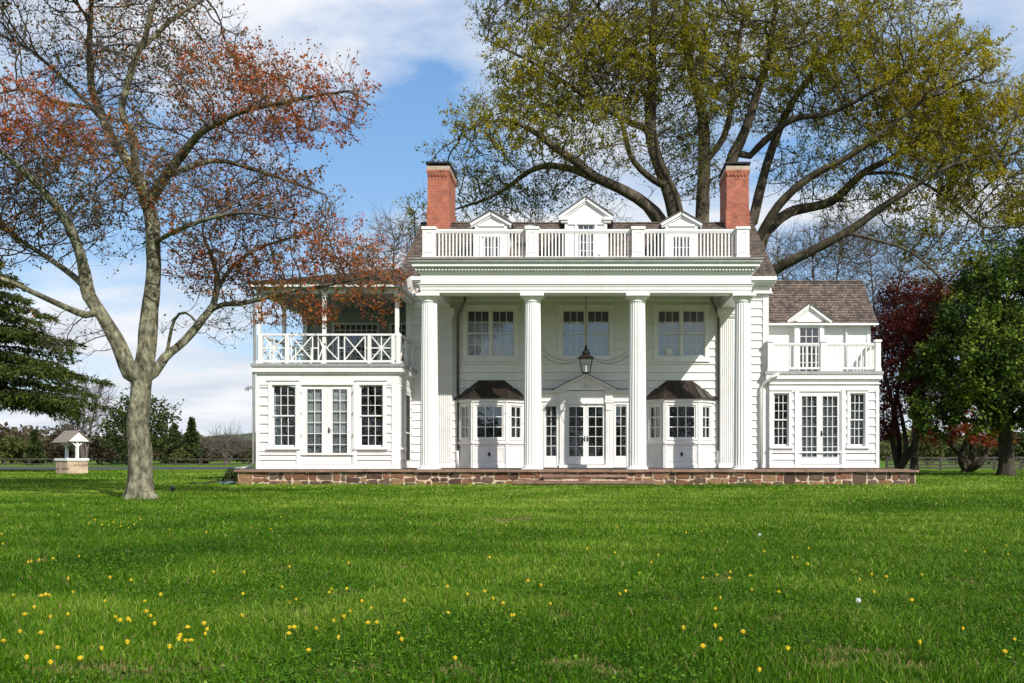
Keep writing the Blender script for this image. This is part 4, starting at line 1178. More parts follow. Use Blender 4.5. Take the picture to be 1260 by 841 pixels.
# roof of right wing
tr_ = math.atan2(7.22-5.44, 35.55-33.72); Lw = math.hypot(7.22-5.44, 35.55-33.72)
M_roof3 = roofmat('cedar_shingles_steep', math.sin(tr_), 0.15)
rw = MB()
slope(rw, (6.17, 33.72, 5.46), (1, 0, 0), (0, math.cos(tr_), math.sin(tr_)), lambda v: (0, 3.92), Lw)
slope(rw, (10.09, 37.38, 5.46), (-1, 0, 0), (0, -math.cos(tr_), math.sin(tr_)), lambda v: (0, 3.92), Lw)
for k in range(20):
    a = 6.17+k*0.196; rw.hexa([(a, 35.45, 7.21), (a+.196, 35.45, 7.21), (a+.196, 35.65, 7.21), (a, 35.65, 7.21), (a, 35.53, 7.265+.01*(k % 2)), (a+.196, 35.53, 7.265), (a+.196, 35.57, 7.265), (a, 35.57, 7.265+.01*(k % 2))])
rw.build('roof', M_roof3, HOUSE, label='brown cedar shingle roof of the lower wing')
ge = MB(); ge.box(6.17, 10.11, 33.66, 33.74, 5.39, 5.455); ge.box(6.2, 10.0, 33.74, 33.99, 5.40, 5.44); ge.build('gutter', M_white2, HOUSE)
rk = MB(); F_ = Fr((9.98, 35.55, 0), (0, 1, 0), (1, 0, 0))
for s in (-1, 1): rk.bar(F_, (1.8*s, 5.38), (0, 7.12), 0.12, 0, 0.06)
rk.build('rake_board', M_white2, HOUSE)
dormer(7.74, 33.8, 0.51, 0.76, 3.71, 5.56, 6.13, (-0.36, 0.36, 3.76, 5.36), 1.4)

# ---------------------------------------------------------------- downspouts and gutters
def spout(pts, r, mat, label=None):
    q = MB(); q.tube(pts, r, 8); q.build('downspout', mat, HOUSE, smooth=True, label=label)
spout([(6.45, 32.6, 3.62), (6.2, 32.62, 3.5), (5.98, 32.82, 3.3), (5.9, 32.87, 3.15), (5.9, 32.87, FL)], 0.05, M_white2)
for s in (-1, 1):
    xx = -4.32 if s < 0 else 4.48
    spout([(xx-0.3*s, 32.5, 6.16), (xx-0.27*s, 32.55, 6.05), (xx-0.08*s, 32.84, 5.75), (xx, 32.9, 5.6), (xx, 32.9, 1.05)], 0.045, M_spout)
    spout([(xx, 32.9, 1.05), (xx, 32.9, FL)], 0.055, M_white2)
spout([(-10.45, YL-0.3, 6.15), (-10.42, YL-0.1, 5.95), (-10.40, YL-0.06, 3.8), (-10.44, YL-0.06, 3.6), (-10.44, YL-0.06, 0.62), (-10.7, YL-0.2, 0.5), (-10.95, YL-0.3, 0.48)], 0.042, M_gutter)
spout([(9.05, 33.9, 5.38), (9.05, 33.93, 5.25), (9.05, 33.93, 3.71)], 0.04, M_white2)
fl = MB(); fl.box(-10.62, -10.44, YL-0.12, YL-0.02, 2.98, 3.06); fl.box(-10.70, -10.60, YL-0.12, YL-0.02, 2.92, 3.02); fl.build('floodlight', M_gutter, HOUSE)

# ---------------------------------------------------------------- satellite dish
sdh = empty('satellite_dish', (X(655, 34.6), 34.6, 8.1)); tag(sdh, 'small grey satellite dish on the roof between two dormers', 'satellite dish')
q = MB(); px_, py_ = X(655, 34.6), 34.6
q.tube([(px_, py_, 7.95), (px_, py_, 8.98)], 0.025, 8); q.tube([(px_, py_, 8.85), (px_+0.16, py_-0.2, 9.28)], 0.018, 6); q.build('mast', M_gutter, sdh)
q = MB()
Fd = Fr((px_-0.05, py_-0.05, 8.95), (1, 0.2, 0), (0.2, -0.45, 0.85))
Fd.V = Fd.N.cross(Fd.U)
pts = lambda r, w_: [Fd.p(r*math.cos(a*math.pi/10), r*math.sin(a*math.pi/10)*0.85, w_) for a in range(20)]
p0, p1, p2 = pts(0.04, -0.05), pts(0.15, -0.02), pts(0.25, 0.04)
for A_, B_ in ((p0, p1), (p1, p2)):
    for k in range(20): q.face([A_[k], A_[(k+1) % 20], B_[(k+1) % 20], B_[k]])
q.face(p0); q.build('dish', M_gutter, sdh)

# ---------------------------------------------------------------- terrace
TER = empty('stone_terrace', (0, 29, 0)); tag(TER, 'low fieldstone terrace with flagstone coping under the white house', 'terrace')
q = MB()
q.box(-10.36, 9.81, 29.03, 29.35, -0.2, 0.385); q.box(-10.36, -10.0, 29.35, 36.5, -0.2, 0.385); q.box(9.5, 9.81, 29.35, 37.0, -0.2, 0.385)
q.box(-10.0, -6.0, 36.2, 36.5, -0.2, 0.385)
q.m = [0.0]*len(q.f)
def rubble(mb, F, u0, u1, v0, v1):
    """irregular stones standing proud of the mortar; mb.m holds the stone colour 0..1"""
    def stone(a, b, c, d):
        g = 0.013
        a += g; b -= g; c += g; d -= g
        if b-a < 0.05 or d-c < 0.04: return
        cu, cv = (a+b)/2, (c+d)/2
        pts = []
        k = min((b-a), (d-c))*0.48
        for (u, v) in ((a+k*random.random(), c), (b-k*random.random(), c), (b, c+k*random.random()), (b, d-k*random.random()), (b-k*random.random(), d), (a+k*random.random(), d), (a, d-k*random.random()), (a, c+k*random.random())):
            pts.append((u+random.uniform(-.022, .022), v+random.uniform(-.018, .018)))
        w = random.uniform(0.010, 0.028); col = random.uniform(0.07, 1.0)
        n = 8; i = len(mb.v)
        for s, ww in ((1.0, 0.0), (0.97, w*0.75), (0.80, w)):
            for (u, v) in pts: mb.v.append(tuple(F.p(cu+(u-cu)*s, cv+(v-cv)*s, ww+random.uniform(-.004, .004)*(ww > 0))))
        for l in (0, 1):
            for q_ in range(n):
                j = (q_+1) % n; mb.f.append((i+l*n+q_, i+l*n+j, i+(l+1)*n+j, i+(l+1)*n+q_)); mb.m.append(col)
        mb.f.append(tuple(i+2*n+q_ for q_ in range(n))); mb.m.append(col)
    u = u0
    while u < u1-0.02:
        wd = random.uniform(0.30, 0.75); e = min(u+wd, u1)
        if u1-e < 0.15: e = u1
        r_ = random.random()
        if r_ < 0.22 and e-u < 0.5: stone(u, e, v0, v1)
        else:
            ks = [v0, v0+(v1-v0)*random.uniform(.36, .62), v1] if r_ < 0.72 else [v0, v0+(v1-v0)*random.uniform(.28, .38), v0+(v1-v0)*random.uniform(.6, .72), v1]
            for c_, d_ in zip(ks[:-1], ks[1:]):
                x = u
                while x < e-0.02:
                    xe = min(x+random.uniform(.16, .48), e)
                    if e-xe < 0.12: xe = e
                    stone(x, xe, c_, d_); x = xe
        u = e
def build_rubble(mb, name, parent):
    o = mb.build(name, M_rubble, parent)
    a = o.data.attributes.new('tint', 'FLOAT', 'FACE'); a.data.foreach_set('value', mb.m)
    return o
rubble(q, Fr((0, 29.03, 0), (1, 0, 0), (0, -1, 0)), -10.36, -2.0, -0.06, 0.38)
rubble(q, Fr((0, 29.03, 0), (1, 0, 0), (0, -1, 0)), 2.0, 9.81, -0.06, 0.38)
rubble(q, Fr((0, 29.03, 0), (1, 0, 0), (0, -1, 0)), -2.0, 2.0, 0.0, 0.38)
rubble(q, Fr((-10.36, 0, 0), (0, 1, 0), (-1, 0, 0)), 29.03, 36.5, -0.06, 0.38)
rubble(q, Fr((9.81, 0, 0), (0, 1, 0), (1, 0, 0)), 29.03, 37.0, -0.06, 0.38)
build_rubble(q, 'retaining_wall', TER)
q = MB(); x = -10.45
while x < 9.88:
    l = random.uniform(0.7, 1.5); x1 = min(x+l, 9.9)
    a_, b_ = random.uniform(-0.014, 0.012), random.uniform(-0.014, 0.012); f0, f1 = random.uniform(-.035, .03), random.uniform(-.035, .03); lo = 0.386+random.uniform(0, .012)
    q.hexa([(x, 28.93+f0, lo), (x1-.014, 28.93+f1, lo), (x1-.014, 29.6, lo), (x, 29.6, lo), (x, 28.94+f0, .452+a_), (x1-.014, 28.94+f1, .452+b_), (x1-.014, 29.6, .452+b_), (x, 29.6, .452+a_)]); x = x1
for xx in (-10.45, 9.4):
    y = 29.61
    while y < 37:
        y1 = min(y+random.uniform(0.7, 1.4), 37); q.box(xx, xx+0.5, y, y1-0.012, 0.385, 0.452+random.uniform(-0.006, 0.006)); y = y1
q.build('coping', M_flag, TER)
q = MB(); q.box(-9.95, 9.4, 29.6, 37.0, -0.1, 0.445); q.build('paving', M_flag, TER)
def step(x0, x1, y0, y1, z0, z1):
    r_ = MB(); r_.box(x0+0.06, x1-0.06, y0+0.07, y1, -0.1, z0); r_.m = [0.0]*len(r_.f)
    rubble(r_, Fr((0, y0+0.07, 0), (1, 0, 0), (0, -1, 0)), x0+0.06, x1-0.06, -0.04 if z0 < .1 else 0.13, z0)
    s_ = build_rubble(r_, 'step', TER)
    q = MB(); x = x0
    while x < x1-0.01:
        xe = min(x+random.uniform(0.6, 1.1), x1)
        if x1-xe < 0.3: xe = x1
        q.box(x, xe-0.01, y0+random.uniform(-0.02, 0.02), y1, z0, z1+random.uniform(-0.006, 0.006)); x = xe
    q.build('tread', M_flag, s_)
step(-2.1, 2.05, 28.25, 29.0, 0.06, 0.14)
step(-1.3, 1.25, 28.55, 29.0, 0.24, 0.31)

# ---------------------------------------------------------------- lantern
LT = empty('hanging_lantern', (0, 31.4, 3.5)); tag(LT, 'black four sided lantern hanging on a long rod under the porch ceiling', 'lantern')
q = MB(); ly = 31.4
def sq(h, z): return [(-h, ly-h, z), (h, ly-h, z), (h, ly+h, z), (-h, ly+h, z)]
t0, b0 = sq(0.215, 4.02), sq(0.12, 3.55)
for k in range(4):
    q.tube([b0[k], t0[k]], 0.016, 6); q.tube([b0[k], b0[(k+1) % 4]], 0.018, 6); q.tube([t0[k], t0[(k+1) % 4]], 0.02, 6)
q.build('frame', M_black, LT)
q = MB()
for k in range(4): q.face([b0[k], b0[(k+1) % 4], t0[(k+1) % 4], t0[k]])
q.build('glass', M_glass2, LT)
q = MB(); a = sq(0.25, 4.02); b = sq(0.11, 4.13)
q.face(a[::-1]); q.face(b)
for k in range(4): q.face([a[k], a[(k+1) % 4], b[(k+1) % 4], b[k]])
q.build('roof', M_copper, LT)
q = MB(); q.lathe((0, ly, 0), [(0.11, 4.13), (0.13, 4.18), (0.10, 4.24), (0.05, 4.27), (0.06, 4.31), (0.035, 4.36), (0.045, 4.39), (0.015, 4.45)], 16); q.build('finial', M_black, LT, smooth=True)
q = MB(); q.tube([(0, ly, 4.44), (0, ly, 6.175)], 0.014, 6); q.build('rod', M_black, LT)
q = MB(); q.lathe((0, ly, 0), [(0.03, 3.55), (0.035, 3.62), (0.028, 3.63), (0.028, 3.75), (0.015, 3.78)], 12); q.build('candle', M_white2, LT)
def chain(a, b, sag):
    pts = []
    for k in range(15):
        f = k/14; p = Vector(a).lerp(Vector(b), f); p.z -= sag*4*f*(1-f); pts.append(p)
    q = MB(); q.tube(pts, 0.008, 4); q.build('chain', M_black, LT)
for s in (-1, 1):
    chain((0.22*s, ly-0.2, 4.02), (1.42*s, 30.15, 4.22), 0.22)
    chain((0.22*s, ly+0.2, 4.02), (1.45*s, 32.92, 4.27), 0.22)
# ================================================================== VEGETATION
def tubes_from_tree(pos, par, rad, sides_fn, jit=0.0):
    """skin a branching skeleton; returns verts, quads"""
    n = len(pos)
    kids = [[] for _ in range(n)]
    for i, p in enumerate(par):
        if p >= 0: kids[p].append(i)
    V, Q, QR = [], [], []
    starts = [(i, -1) for i, p in enumerate(par) if p < 0]
    while starts:
        i, frm = starts.pop()
        chain = ([frm] if frm >= 0 else []) + [i]
        while kids[chain[-1]]:
            ks = sorted(kids[chain[-1]], key=lambda k: -rad[k])
            for k in ks[1:]: starts.append((k, chain[-1]))
            chain.append(ks[0])
        if len(chain) < 2: continue
        r0 = rad[chain[1]] if frm >= 0 else rad[chain[0]]
        ns = sides_fn(r0)
        ref = None; prev = None
        for c, node in enumerate(chain):
            p = pos[node]
            a = pos[chain[max(c-1, 0)]]; b = pos[chain[min(c+1, len(chain)-1)]]
            t = b-a; ln = np.linalg.norm(t)
            t = t/ln if ln > 1e-6 else np.array([0, 0, 1.0])
            if ref is None:
                ref = np.cross(t, np.array([0.31, 0.77, 0.21])); ref /= np.linalg.norm(ref)
            else:
                ref = ref - t*np.dot(ref, t); l2 = np.linalg.norm(ref)
                if l2 < 1e-5: ref = np.cross(t, np.array([0.31, 0.77, 0.21])); l2 = np.linalg.norm(ref)
                ref = ref/l2
            bi = np.cross(t, ref)
            r = rad[node] if not (frm >= 0 and c == 0) else min(rad[node], rad[chain[1]]*1.1)
            th = np.arange(ns)*2*np.pi/ns
            rr = r*(1 + (jit*np.array([mnoise.noise(Vector((p[0]*2.2+math.cos(a_)*1.5, p[1]*2.2+math.sin(a_)*1.5, p[2]*1.6))) for a_ in th]) if (jit and r > 0.07) else 0))
            ring = p + (np.cos(th)[:, None]*ref + np.sin(th)[:, None]*bi)*(rr[:, None] if np.ndim(rr) else rr)
            base = len(V); V.extend(ring.tolist())
            if prev is not None:
                for k in range(ns):
                    j = (k+1) % ns; Q.append((prev+k, prev+j, base+j, base+k)); QR.append(r)
            prev = base
    return np.array(V), np.array(Q), np.array(QR)

def colonize(pos, par, attr, step, kill, iters=120, jitter=0.25, up=0.0):
    pos = [np.array(p, float) for p in pos]; par = list(par)
    alive = np.ones(len(attr), bool)
    seen = {}
    for it in range(iters):
        kd = kdtree.KDTree(len(pos))
        for i, p in enumerate(pos): kd.insert(p, i)
        kd.balance()
        acc = {}
        for ai in np.nonzero(alive)[0]:
            a = attr[ai]
            co, i, d = kd.find(a)
            if d < kill: alive[ai] = False; continue
            v = (a - pos[i])/d
            if i in acc: acc[i] = acc[i]+v
            else: acc[i] = v
        if not acc: break
        added = 0
        for i, v in acc.items():
            l = np.linalg.norm(v)
            if l < 1e-6: v = rng.normal(0, 1, 3); l = np.linalg.norm(v)
            d = v/l + rng.normal(0, jitter, 3); d[2] += up
            if par[i] >= 0:
                t = pos[i]-pos[par[i]]; t /= (np.linalg.norm(t)+1e-9); d = d + 0.35*t
            d /= np.linalg.norm(d)
            nw = pos[i]+d*step
            ok = True
            for s in seen.get(i, []):
                if np.linalg.norm(s-nw) < step*0.35: ok = False
            if not ok: continue
            seen.setdefault(i, []).append(nw)
            pos.append(nw); par.append(i); added += 1
        if added == 0: break
    return np.array(pos), np.array(par)

def skeleton(limbs, seg):
    """limbs: list of dicts(pts=[(x,y,z,r)...]) first point joins the nearest existing node"""
    pos, par, rmin = [], [], []
    for pts in limbs:
        pts = [np.array(p, float) for p in pts]
        if pos:
            d = [np.sum((q-pts[0][:3])**2) for q in pos]; cur = int(np.argmin(d))
        else:
            pos.append(pts[0][:3]); par.append(-1); rmin.append(pts[0][3]); cur = 0
        # catmull-rom
        P_ = [pts[0]]+pts+[pts[-1]]
        for k in range(1, len(P_)-2):
            a, b, c, d = P_[k-1], P_[k], P_[k+1], P_[k+2]
            L_ = np.linalg.norm(c[:3]-b[:3]); m = max(1, int(round(L_/seg)))
            for s in range(1, m+1):
                t = s/m
                q = 0.5*((2*b)+(-a+c)*t+(2*a-5*b+4*c-d)*t*t+(-a+3*b-3*c+d)*t**3)
                q[3] = b[3]+(c[3]-b[3])*t
                pos.append(q[:3]); par.append(cur); rmin.append(q[3]); cur = len(pos)-1
    return pos, par, rmin

def pipe_radii(pos, par, rtip, ex, rmin):
    n = len(pos); s = np.zeros(n); kids = np.zeros(n, int)
    for i in range(n):
        if par[i] >= 0: kids[par[i]] += 1
    rad = np.zeros(n)
    for i in range(n-1, -1, -1):      # children always after parents
        if kids[i] == 0: s[i] = rtip**ex
        rad[i] = s[i]**(1/ex)
        if par[i] >= 0: s[par[i]] += s[i]
    for i in range(len(rmin)):
        rad[i] = rmin[i] if rmin[i] > 0 else rad[i]
    # a child never thicker than its parent
    for i in range(n):
        if par[i] >= 0: rad[i] = min(rad[i], rad[par[i]]*0.98 if rad[par[i]] > rtip*1.5 else rad[par[i]])
    return rad, kids

def leaf_quads(c, size, asp=0.5, axis=None, spread=1.0):
    n = len(c)
    a = rng.normal(0, 1, (n, 3))
    if axis is not None: a = axis + a*spread
    a /= np.linalg.norm(a, axis=1)[:, None]+1e-9
    b = np.cross(a, rng.normal(0, 1, (n, 3))); b /= np.linalg.norm(b, axis=1)[:, None]+1e-9
    s = np.asarray(size)[:, None]
    nn = np.cross(a, b)
    V = np.stack([c, c+a*s*0.5+b*s*asp*0.5+nn*s*0.08, c+a*s, c+a*s*0.5-b*s*asp*0.5+nn*s*0.08], 1)
    return V.reshape(-1, 3), np.arange(n*4).reshape(n, 4)

def twig_tubes(p, d, ln, r, bend):
    """vectorised 3-sided, 3-ring twigs"""
    n = len(p)
    d = d/np.linalg.norm(d, axis=1)[:, None]
    u = np.cross(d, rng.normal(0, 1, (n, 3))); u /= np.linalg.norm(u, axis=1)[:, None]
    w = np.cross(d, u)
    mid = p + d*ln[:, None]*0.5 + bend*ln[:, None]*0.12
    tip = p + d*ln[:, None] + bend*ln[:, None]*0.35
    V = np.empty((n, 9, 3))
    for k in range(3):
        o = np.cos(k*2.0944)*u + np.sin(k*2.0944)*w
        V[:, k] = p+o*r[:, None]; V[:, 3+k] = mid+o*r[:, None]*0.75; V[:, 6+k] = tip+o*r[:, None]*0.3
    q = []
    for a in (0, 3):
        for k in range(3):
            j = (k+1) % 3; q.append((a+k, a+j, a+3+j, a+3+k))
    Q = (np.arange(n)[:, None, None]*9 + np.array(q)[None]).reshape(-1, 4)
    return V.reshape(-1, 3), Q, mid, tip

def blob_points(blobs, total):
    """blobs: (cx,cy,cz,rx,ry,rz,weight,leafdens,tint,...) -> points inside, denser toward the shell"""
    vol = np.array([b[3]*b[4]*b[5]*b[6] for b in blobs]); cnt = (total*vol/vol.sum()).astype(int)
    out = []
    for b, c in zip(blobs, cnt):
        v = rng.normal(0, 1, (c, 3)); v /= np.linalg.norm(v, axis=1)[:, None]
        r = rng.uniform(0, 1, c)**(1/2.6)
        out.append(np.array(b[:3])+v*r[:, None]*np.array(b[3:6]))
    return np.concatenate(out)

def build_tree(name, label, cat, base, limbs, blobs, n_attr, step, kill, rtip, ex, twig_len, twigs_per, leaves_per, leaf_size, bark, leaf, group=None,
               seg=0.3, twig_r=0.006, tint_noise=0.18, up=0.05, jit=0.25, asp=0.55, barkjit=0.12, rtwig=2.6, droop=0.0, leaf_clump=0.0, iters=120, sides=None, gap=(-.12, .35), leaf_out=0.25, leaf_sc=0.55, clump_sc=3.2, kind_axis=None, twig_bark=None, thin_r=0.03):
    pos, par, rmin = skeleton(limbs, seg)
    attr = blob_points(blobs, n_attr)
    # clumpy gaps
    keep = np.array([mnoise.noise(Vector(a)/(step*5.5)) > gap[0] or random.random() < gap[1] for a in attr])
    attr = attr[keep]
    pos, par = colonize(pos, par, attr, step, kill, iters, jit, up)
    rad, kids = pipe_radii(pos, par, rtip, ex, rmin)
    root = empty(name, base)
    tag(root, label, cat, group)
    V, Q, QR = tubes_from_tree(pos, par, rad, sides or (lambda r: 28 if r > 0.15 else 9 if r > 0.06 else 6 if r > 0.025 else 4), barkjit)
    cand = np.nonzero((rad < rtip*rtwig) & (par >= 0))[0]
    rep = np.repeat(cand, twigs_per)
    rep = np.concatenate([rep, np.nonzero(kids == 0)[0]])
    d = pos[rep]-pos[par[rep]]; d /= np.linalg.norm(d, axis=1)[:, None]+1e-9
    d = d*0.8 + rng.normal(0, 0.62, d.shape); d[:, 2] += up*2 - droop
    ln = twig_len*rng.uniform(0.45, 1.3, len(rep))
    bend = rng.normal(0, 1, d.shape); bend[:, 2] += 0.5 - droop*3
    TV, TQ, mid, tip = twig_tubes(pos[rep], d, ln, np.full(len(rep), twig_r), bend)
    V2 = np.concatenate([V, TV]); Q2 = np.concatenate([Q, TQ+len(V)])
    mi = np.concatenate([(QR < thin_r).astype(int), np.ones(len(TQ), int)])
    np_mesh('trunk', V2, Q2, None, [bark, twig_bark or bark], parent=root, smooth=True, midx=mi)
    # leaves along twigs
    B = np.array([b[:6] for b in blobs]); LD = np.array([b[7] for b in blobs]); TI = np.array([b[8] for b in blobs])
    dist = (((mid[:, None, :]-B[None, :, :3])/B[None, :, 3:6])**2).sum(2)
    wgt = np.exp(-2.5*dist); wgt /= wgt.sum(1)[:, None]+1e-12
    ld = (wgt*LD).sum(1); ti = (wgt*TI).sum(1)
    cl = np.array([mnoise.noise(Vector(m)/(step*clump_sc)) for m in mid])
    ld = ld*np.clip(1+leaf_clump*cl*2.2, 0.05, 2.2)
    cnt = rng.poisson(leaves_per*ld)
    idx = np.repeat(np.arange(len(mid)), cnt)
    f = rng.uniform(leaf_out, 1.05, len(idx))[:, None]
    p0 = pos[rep][idx]
    c = np.where(f < 0.5, p0+(mid[idx]-p0)*f*2, mid[idx]+(tip[idx]-mid[idx])*(f-0.5)*2) + rng.normal(0, leaf_size*leaf_sc, (len(idx), 3))
    lv, lq = leaf_quads(c, leaf_size*rng.uniform(0.6, 1.35, len(idx)), asp)
    tn = np.array([mnoise.noise(Vector(m)/(step*4)+Vector((7, 3, 1))) for m in mid])[idx]
    tint = np.clip(ti[idx] + tint_noise*1.4*tn + rng.normal(0, tint_noise*0.6, len(idx)), 0, 1)
    if len(idx): np_mesh('crown', lv, lq, None, [leaf], parent=root, tint=tint)
    print(name, 'nodes', len(pos), 'twigs', len(rep), 'leaves', len(idx))
    return root

def bark_mat(name, c1, c2, c3, scale=6, stretch=(1, 1, 0.35), bump=0.8, pos=(.3, .5, .68)):
    return noise_mat(name, [(pos[0], c1), (pos[1], c2), (pos[2], c3)], scale, 0.9, bump, 0.03, 9, stretch, 0.72, bscale=scale*2.2, spec=0.15)
M_bark_lichen = bark_mat('lichen_bark', (0.035, 0.031, 0.023), (0.15, 0.14, 0.095), (0.33, 0.325, 0.215), 9.0, (1, 1, 0.5), 1.0, (.36, .5, .66))
M_bark_brown = bark_mat('brown_bark', (0.03, 0.024, 0.018), (0.075, 0.062, 0.045), (0.15, 0.13, 0.09), 3.0)
M_bark_dark = bark_mat('dark_bark', (0.02, 0.017, 0.013), (0.05, 0.043, 0.032), (0.10, 0.09, 0.065), 3.0)
M_twig = noise_mat('twig_bark', [(0.3, (0.04, 0.033, 0.027)), (0.7, (0.10, 0.085, 0.068))], 6, 0.85)
M_bark_grey = bark_mat('grey_bark', (0.07, 0.06, 0.055), (0.13, 0.11, 0.10), (0.20, 0.17, 0.155), 4)

def LP(Y0, pts):
    """pixel polyline (px,py,dy,r) -> world points"""
    return [(*P(px, py, Y0+dy), r) for (px, py, dy, r) in pts]

# ---------------------------------------------------------------- big maple at left
YT = 19.2
tb = G(173, 616); 
limbs = [
    LP(YT, [(173, 621, 0, .44), (173, 612, 0, .33), (173, 602, 0, .265), (173, 588, 0, .235), (172, 560, 0, .222), (171, 520, 0, .215), (173, 480, 0, .225), (176, 460, 0, .225)]),
    LP(YT, [(176, 460, 0, .2), (180, 430, 0, .195), (183, 400, 0.05, .19), (188, 350, .1, .175), (189, 300, .1, .165), (185, 262, .1, .16)]),
    LP(YT, [(172, 470, 0, .17), (160, 458, -.1, .155), (146, 425, -.2, .14), (126, 388, -.4, .125), (110, 365, -.5, .115), (104, 335, -.6, .105), (97, 308, -.7, .095), (86, 280, -.8, .085), (76, 262, -.9, .08), (58, 240, -1.1, .07), (42, 224, -1.3, .06), (11, 194, -1.8, .045), (-30, 165, -2.3, .03)]),
    LP(YT, [(108, 360, -.5, .07), (97, 346, -.2, .065), (70, 325, .2, .055), (28, 298, .6, .045), (-15, 270, 1.0, .035), (-60, 255, 1.2, .02)]),
    LP(YT, [(120, 383, -.4, .07), (105, 388, -.8, .065), (73, 375, -1.2, .055), (36, 358, -1.7, .045), (0, 343, -2.2, .035), (-50, 340, -2.8, .02)]),
    LP(YT, [(185, 262, .1, .12), (178, 240, .2, .115), (170, 222, .3, .11), (152, 190, .5, .10), (135, 166, .8, .09), (122, 135, 1.0, .08), (113, 108, 1.1, .075), (110, 57, 1.3, .06), (112, 0, 1.5, .045), (108, -60, 1.7, .03), (105, -150, 1.7, .022), (120, -260, 1.5, .012)]),
    LP(YT, [(180, 245, .1, .08), (168, 215, -.2, .08), (164, 171, -.4, .075), (150, 138, -.5, .07), (158, 100, -.6, .065), (166, 73, -.7, .06), (178, 48, -.8, .05), (184, 25, -.9, .045), (192, -10, -1.0, .034), (200, -70, -1.2, .028), (190, -180, -1.2, .02), (170, -320, -1, .01)]),
    LP(YT, [(170, 62, -.7, .045), (190, 45, -.6, .045), (213, 23, -.5, .04), (243, 4, -.4, .032), (280, -20, -.2, .02)]),
    LP(YT, [(185, 255, .1, .115), (188, 244, .1, .11), (198, 226, 0, .10), (224, 190, -.3, .085), (247, 164, -.6, .075), (270, 150, -.8, .065), (300, 136, -1.0, .055), (340, 128, -1.3, .045), (390, 118, -1.5, .03), (430, 112, -1.7, .018)]),
    LP(YT, [(205, 218, 0, .06), (217, 212, .2, .058), (266, 198, .6, .05), (316, 210, 1.0, .042), (360, 225, 1.4, .032), (400, 240, 1.7, .02)]),
    LP(YT, [(128, 150, 1.0, .05), (100, 120, 1.3, .045), (70, 90, 1.5, .04), (35, 60, 1.8, .03), (-10, 40, 2.0, .02)]),
    LP(YT, [(95, 130, .9, .045), (65, 125, .6, .04), (35, 110, .3, .035), (0, 115, 0, .025)]),
    LP(YT, [(181, 466, 0, .12), (190, 458, .1, .105), (203, 440, .2, .095), (226, 421, .4, .085), (250, 392, .6, .078), (263, 374, .8, .068), (267, 344, 1.0, .055), (262, 320, 1.2, .045), (250, 290, 1.5, .03)]),
    LP(YT, [(258, 382, .7, .055), (275, 375, .7, .055), (299, 373, .7, .05), (322, 368, .6, .045), (360, 358, .5, .038), (410, 350, .3, .028), (465, 338, .2, .016)]),
    LP(YT, [(266, 360, .9, .045), (285, 330, 1.3, .04), (320, 305, 1.7, .032), (370, 290, 2.0, .022)]),
    LP(YT, [(205, 437, .2, .035), (214, 395, -.1, .032), (228, 385, -.3, .025), (245, 400, -.5, .014)]),
    LP(YT, [(189, 300, .1, .05), (215, 285, -.6, .045), (255, 270, -1.2, .038), (300, 262, -1.6, .03), (350, 270, -1.9, .018)]),
]
def BL(Y0, px, py, dy, rx, ry, rd, wt, ld, tint):
    p = P(px, py, Y0+dy); k = (Y0+dy)/FPX
    return (p.x, p.y, p.z, rx*k, rd, ry*k, wt, ld, tint)
blobs = [
    BL(YT, 375, 130, -1.2, 85, 48, 1.3, 1.3, 1.35, .70),
    BL(YT, 290, 125, -.6, 70, 52, 1.5, 1.0, 1.2, .68),
    BL(YT, 210, 70, 0, 100, 60, 2.0, .75, .5, .45),
    BL(YT, 90, 60, .8, 100, 65, 2.0, .7, .45, .38),
    BL(YT, 50, 165, -1.0, 75, 42, 1.6, 1.4, 1.9, .76),
    BL(YT, 30, 250, .3, 90, 60, 1.8, .9, .9, .42),
    BL(YT, 120, 260, .2, 70, 60, 1.6, .6, .6, .40),
    BL(YT, 230, 255, -.4, 70, 45, 1.6, .9, .85, .55),
    BL(YT, 330, 255, .3, 90, 42, 1.7, .8, .75, .58),
    BL(YT, 290, 325, .9, 80, 45, 1.5, 1.0, .95, .62),
    BL(YT, 400, 325, .5, 75, 40, 1.2, 1.3, 1.4, .66),
    BL(YT, 455, 350, .2, 45, 36, .8, 1.6, 1.6, .64),
    BL(YT, 370, 380, .4, 60, 22, .9, 1.2, 1.1, .60),
    BL(YT, 150, -60, 0, 190, 60, 2.2, .7, 1.0, .5), BL(YT, 140, -150, 0, 190, 80, 2.8, .7, 1.5, .55), BL(YT, 150, -260, 0, 170, 80, 2.6, .7, 1.5, .55), BL(YT, 160, -360, 0, 110, 60, 2.0, .7, 1.4, .55), BL(YT, -60, -80, 0, 110, 80, 2.2, .7, 1.4, .55),
    BL(YT, 95, 420, -.4, 40, 35, .7, .6, .15, .3),
    BL(YT, 285, 400, .6, 40, 30, .8, .7, .12, .3),
    BL(YT, -60, 250, -.5, 70, 120, 2.0, .5, .8, .5),
    BL(YT, 215, 400, -.2, 35, 22, .5, .4, .1, .3),
    BL(YT, 250, 200, 1.6, 100, 70, 1.2, .5, .7, .55),
    BL(YT, 130, 190, -1.8, 90, 70, 1.2, .5, .6, .5),
]
leaf_red = leaf_mat('maple_seeds', [(0.0, (0.035, 0.034, 0.022)), (0.25, (0.10, 0.098, 0.022)), (0.45, (0.20, 0.12, 0.028)), (0.62, (0.34, 0.115, 0.036)), (0.8, (0.48, 0.135, 0.045)), (1.0, (0.45, 0.08, 0.05))], 0.35)
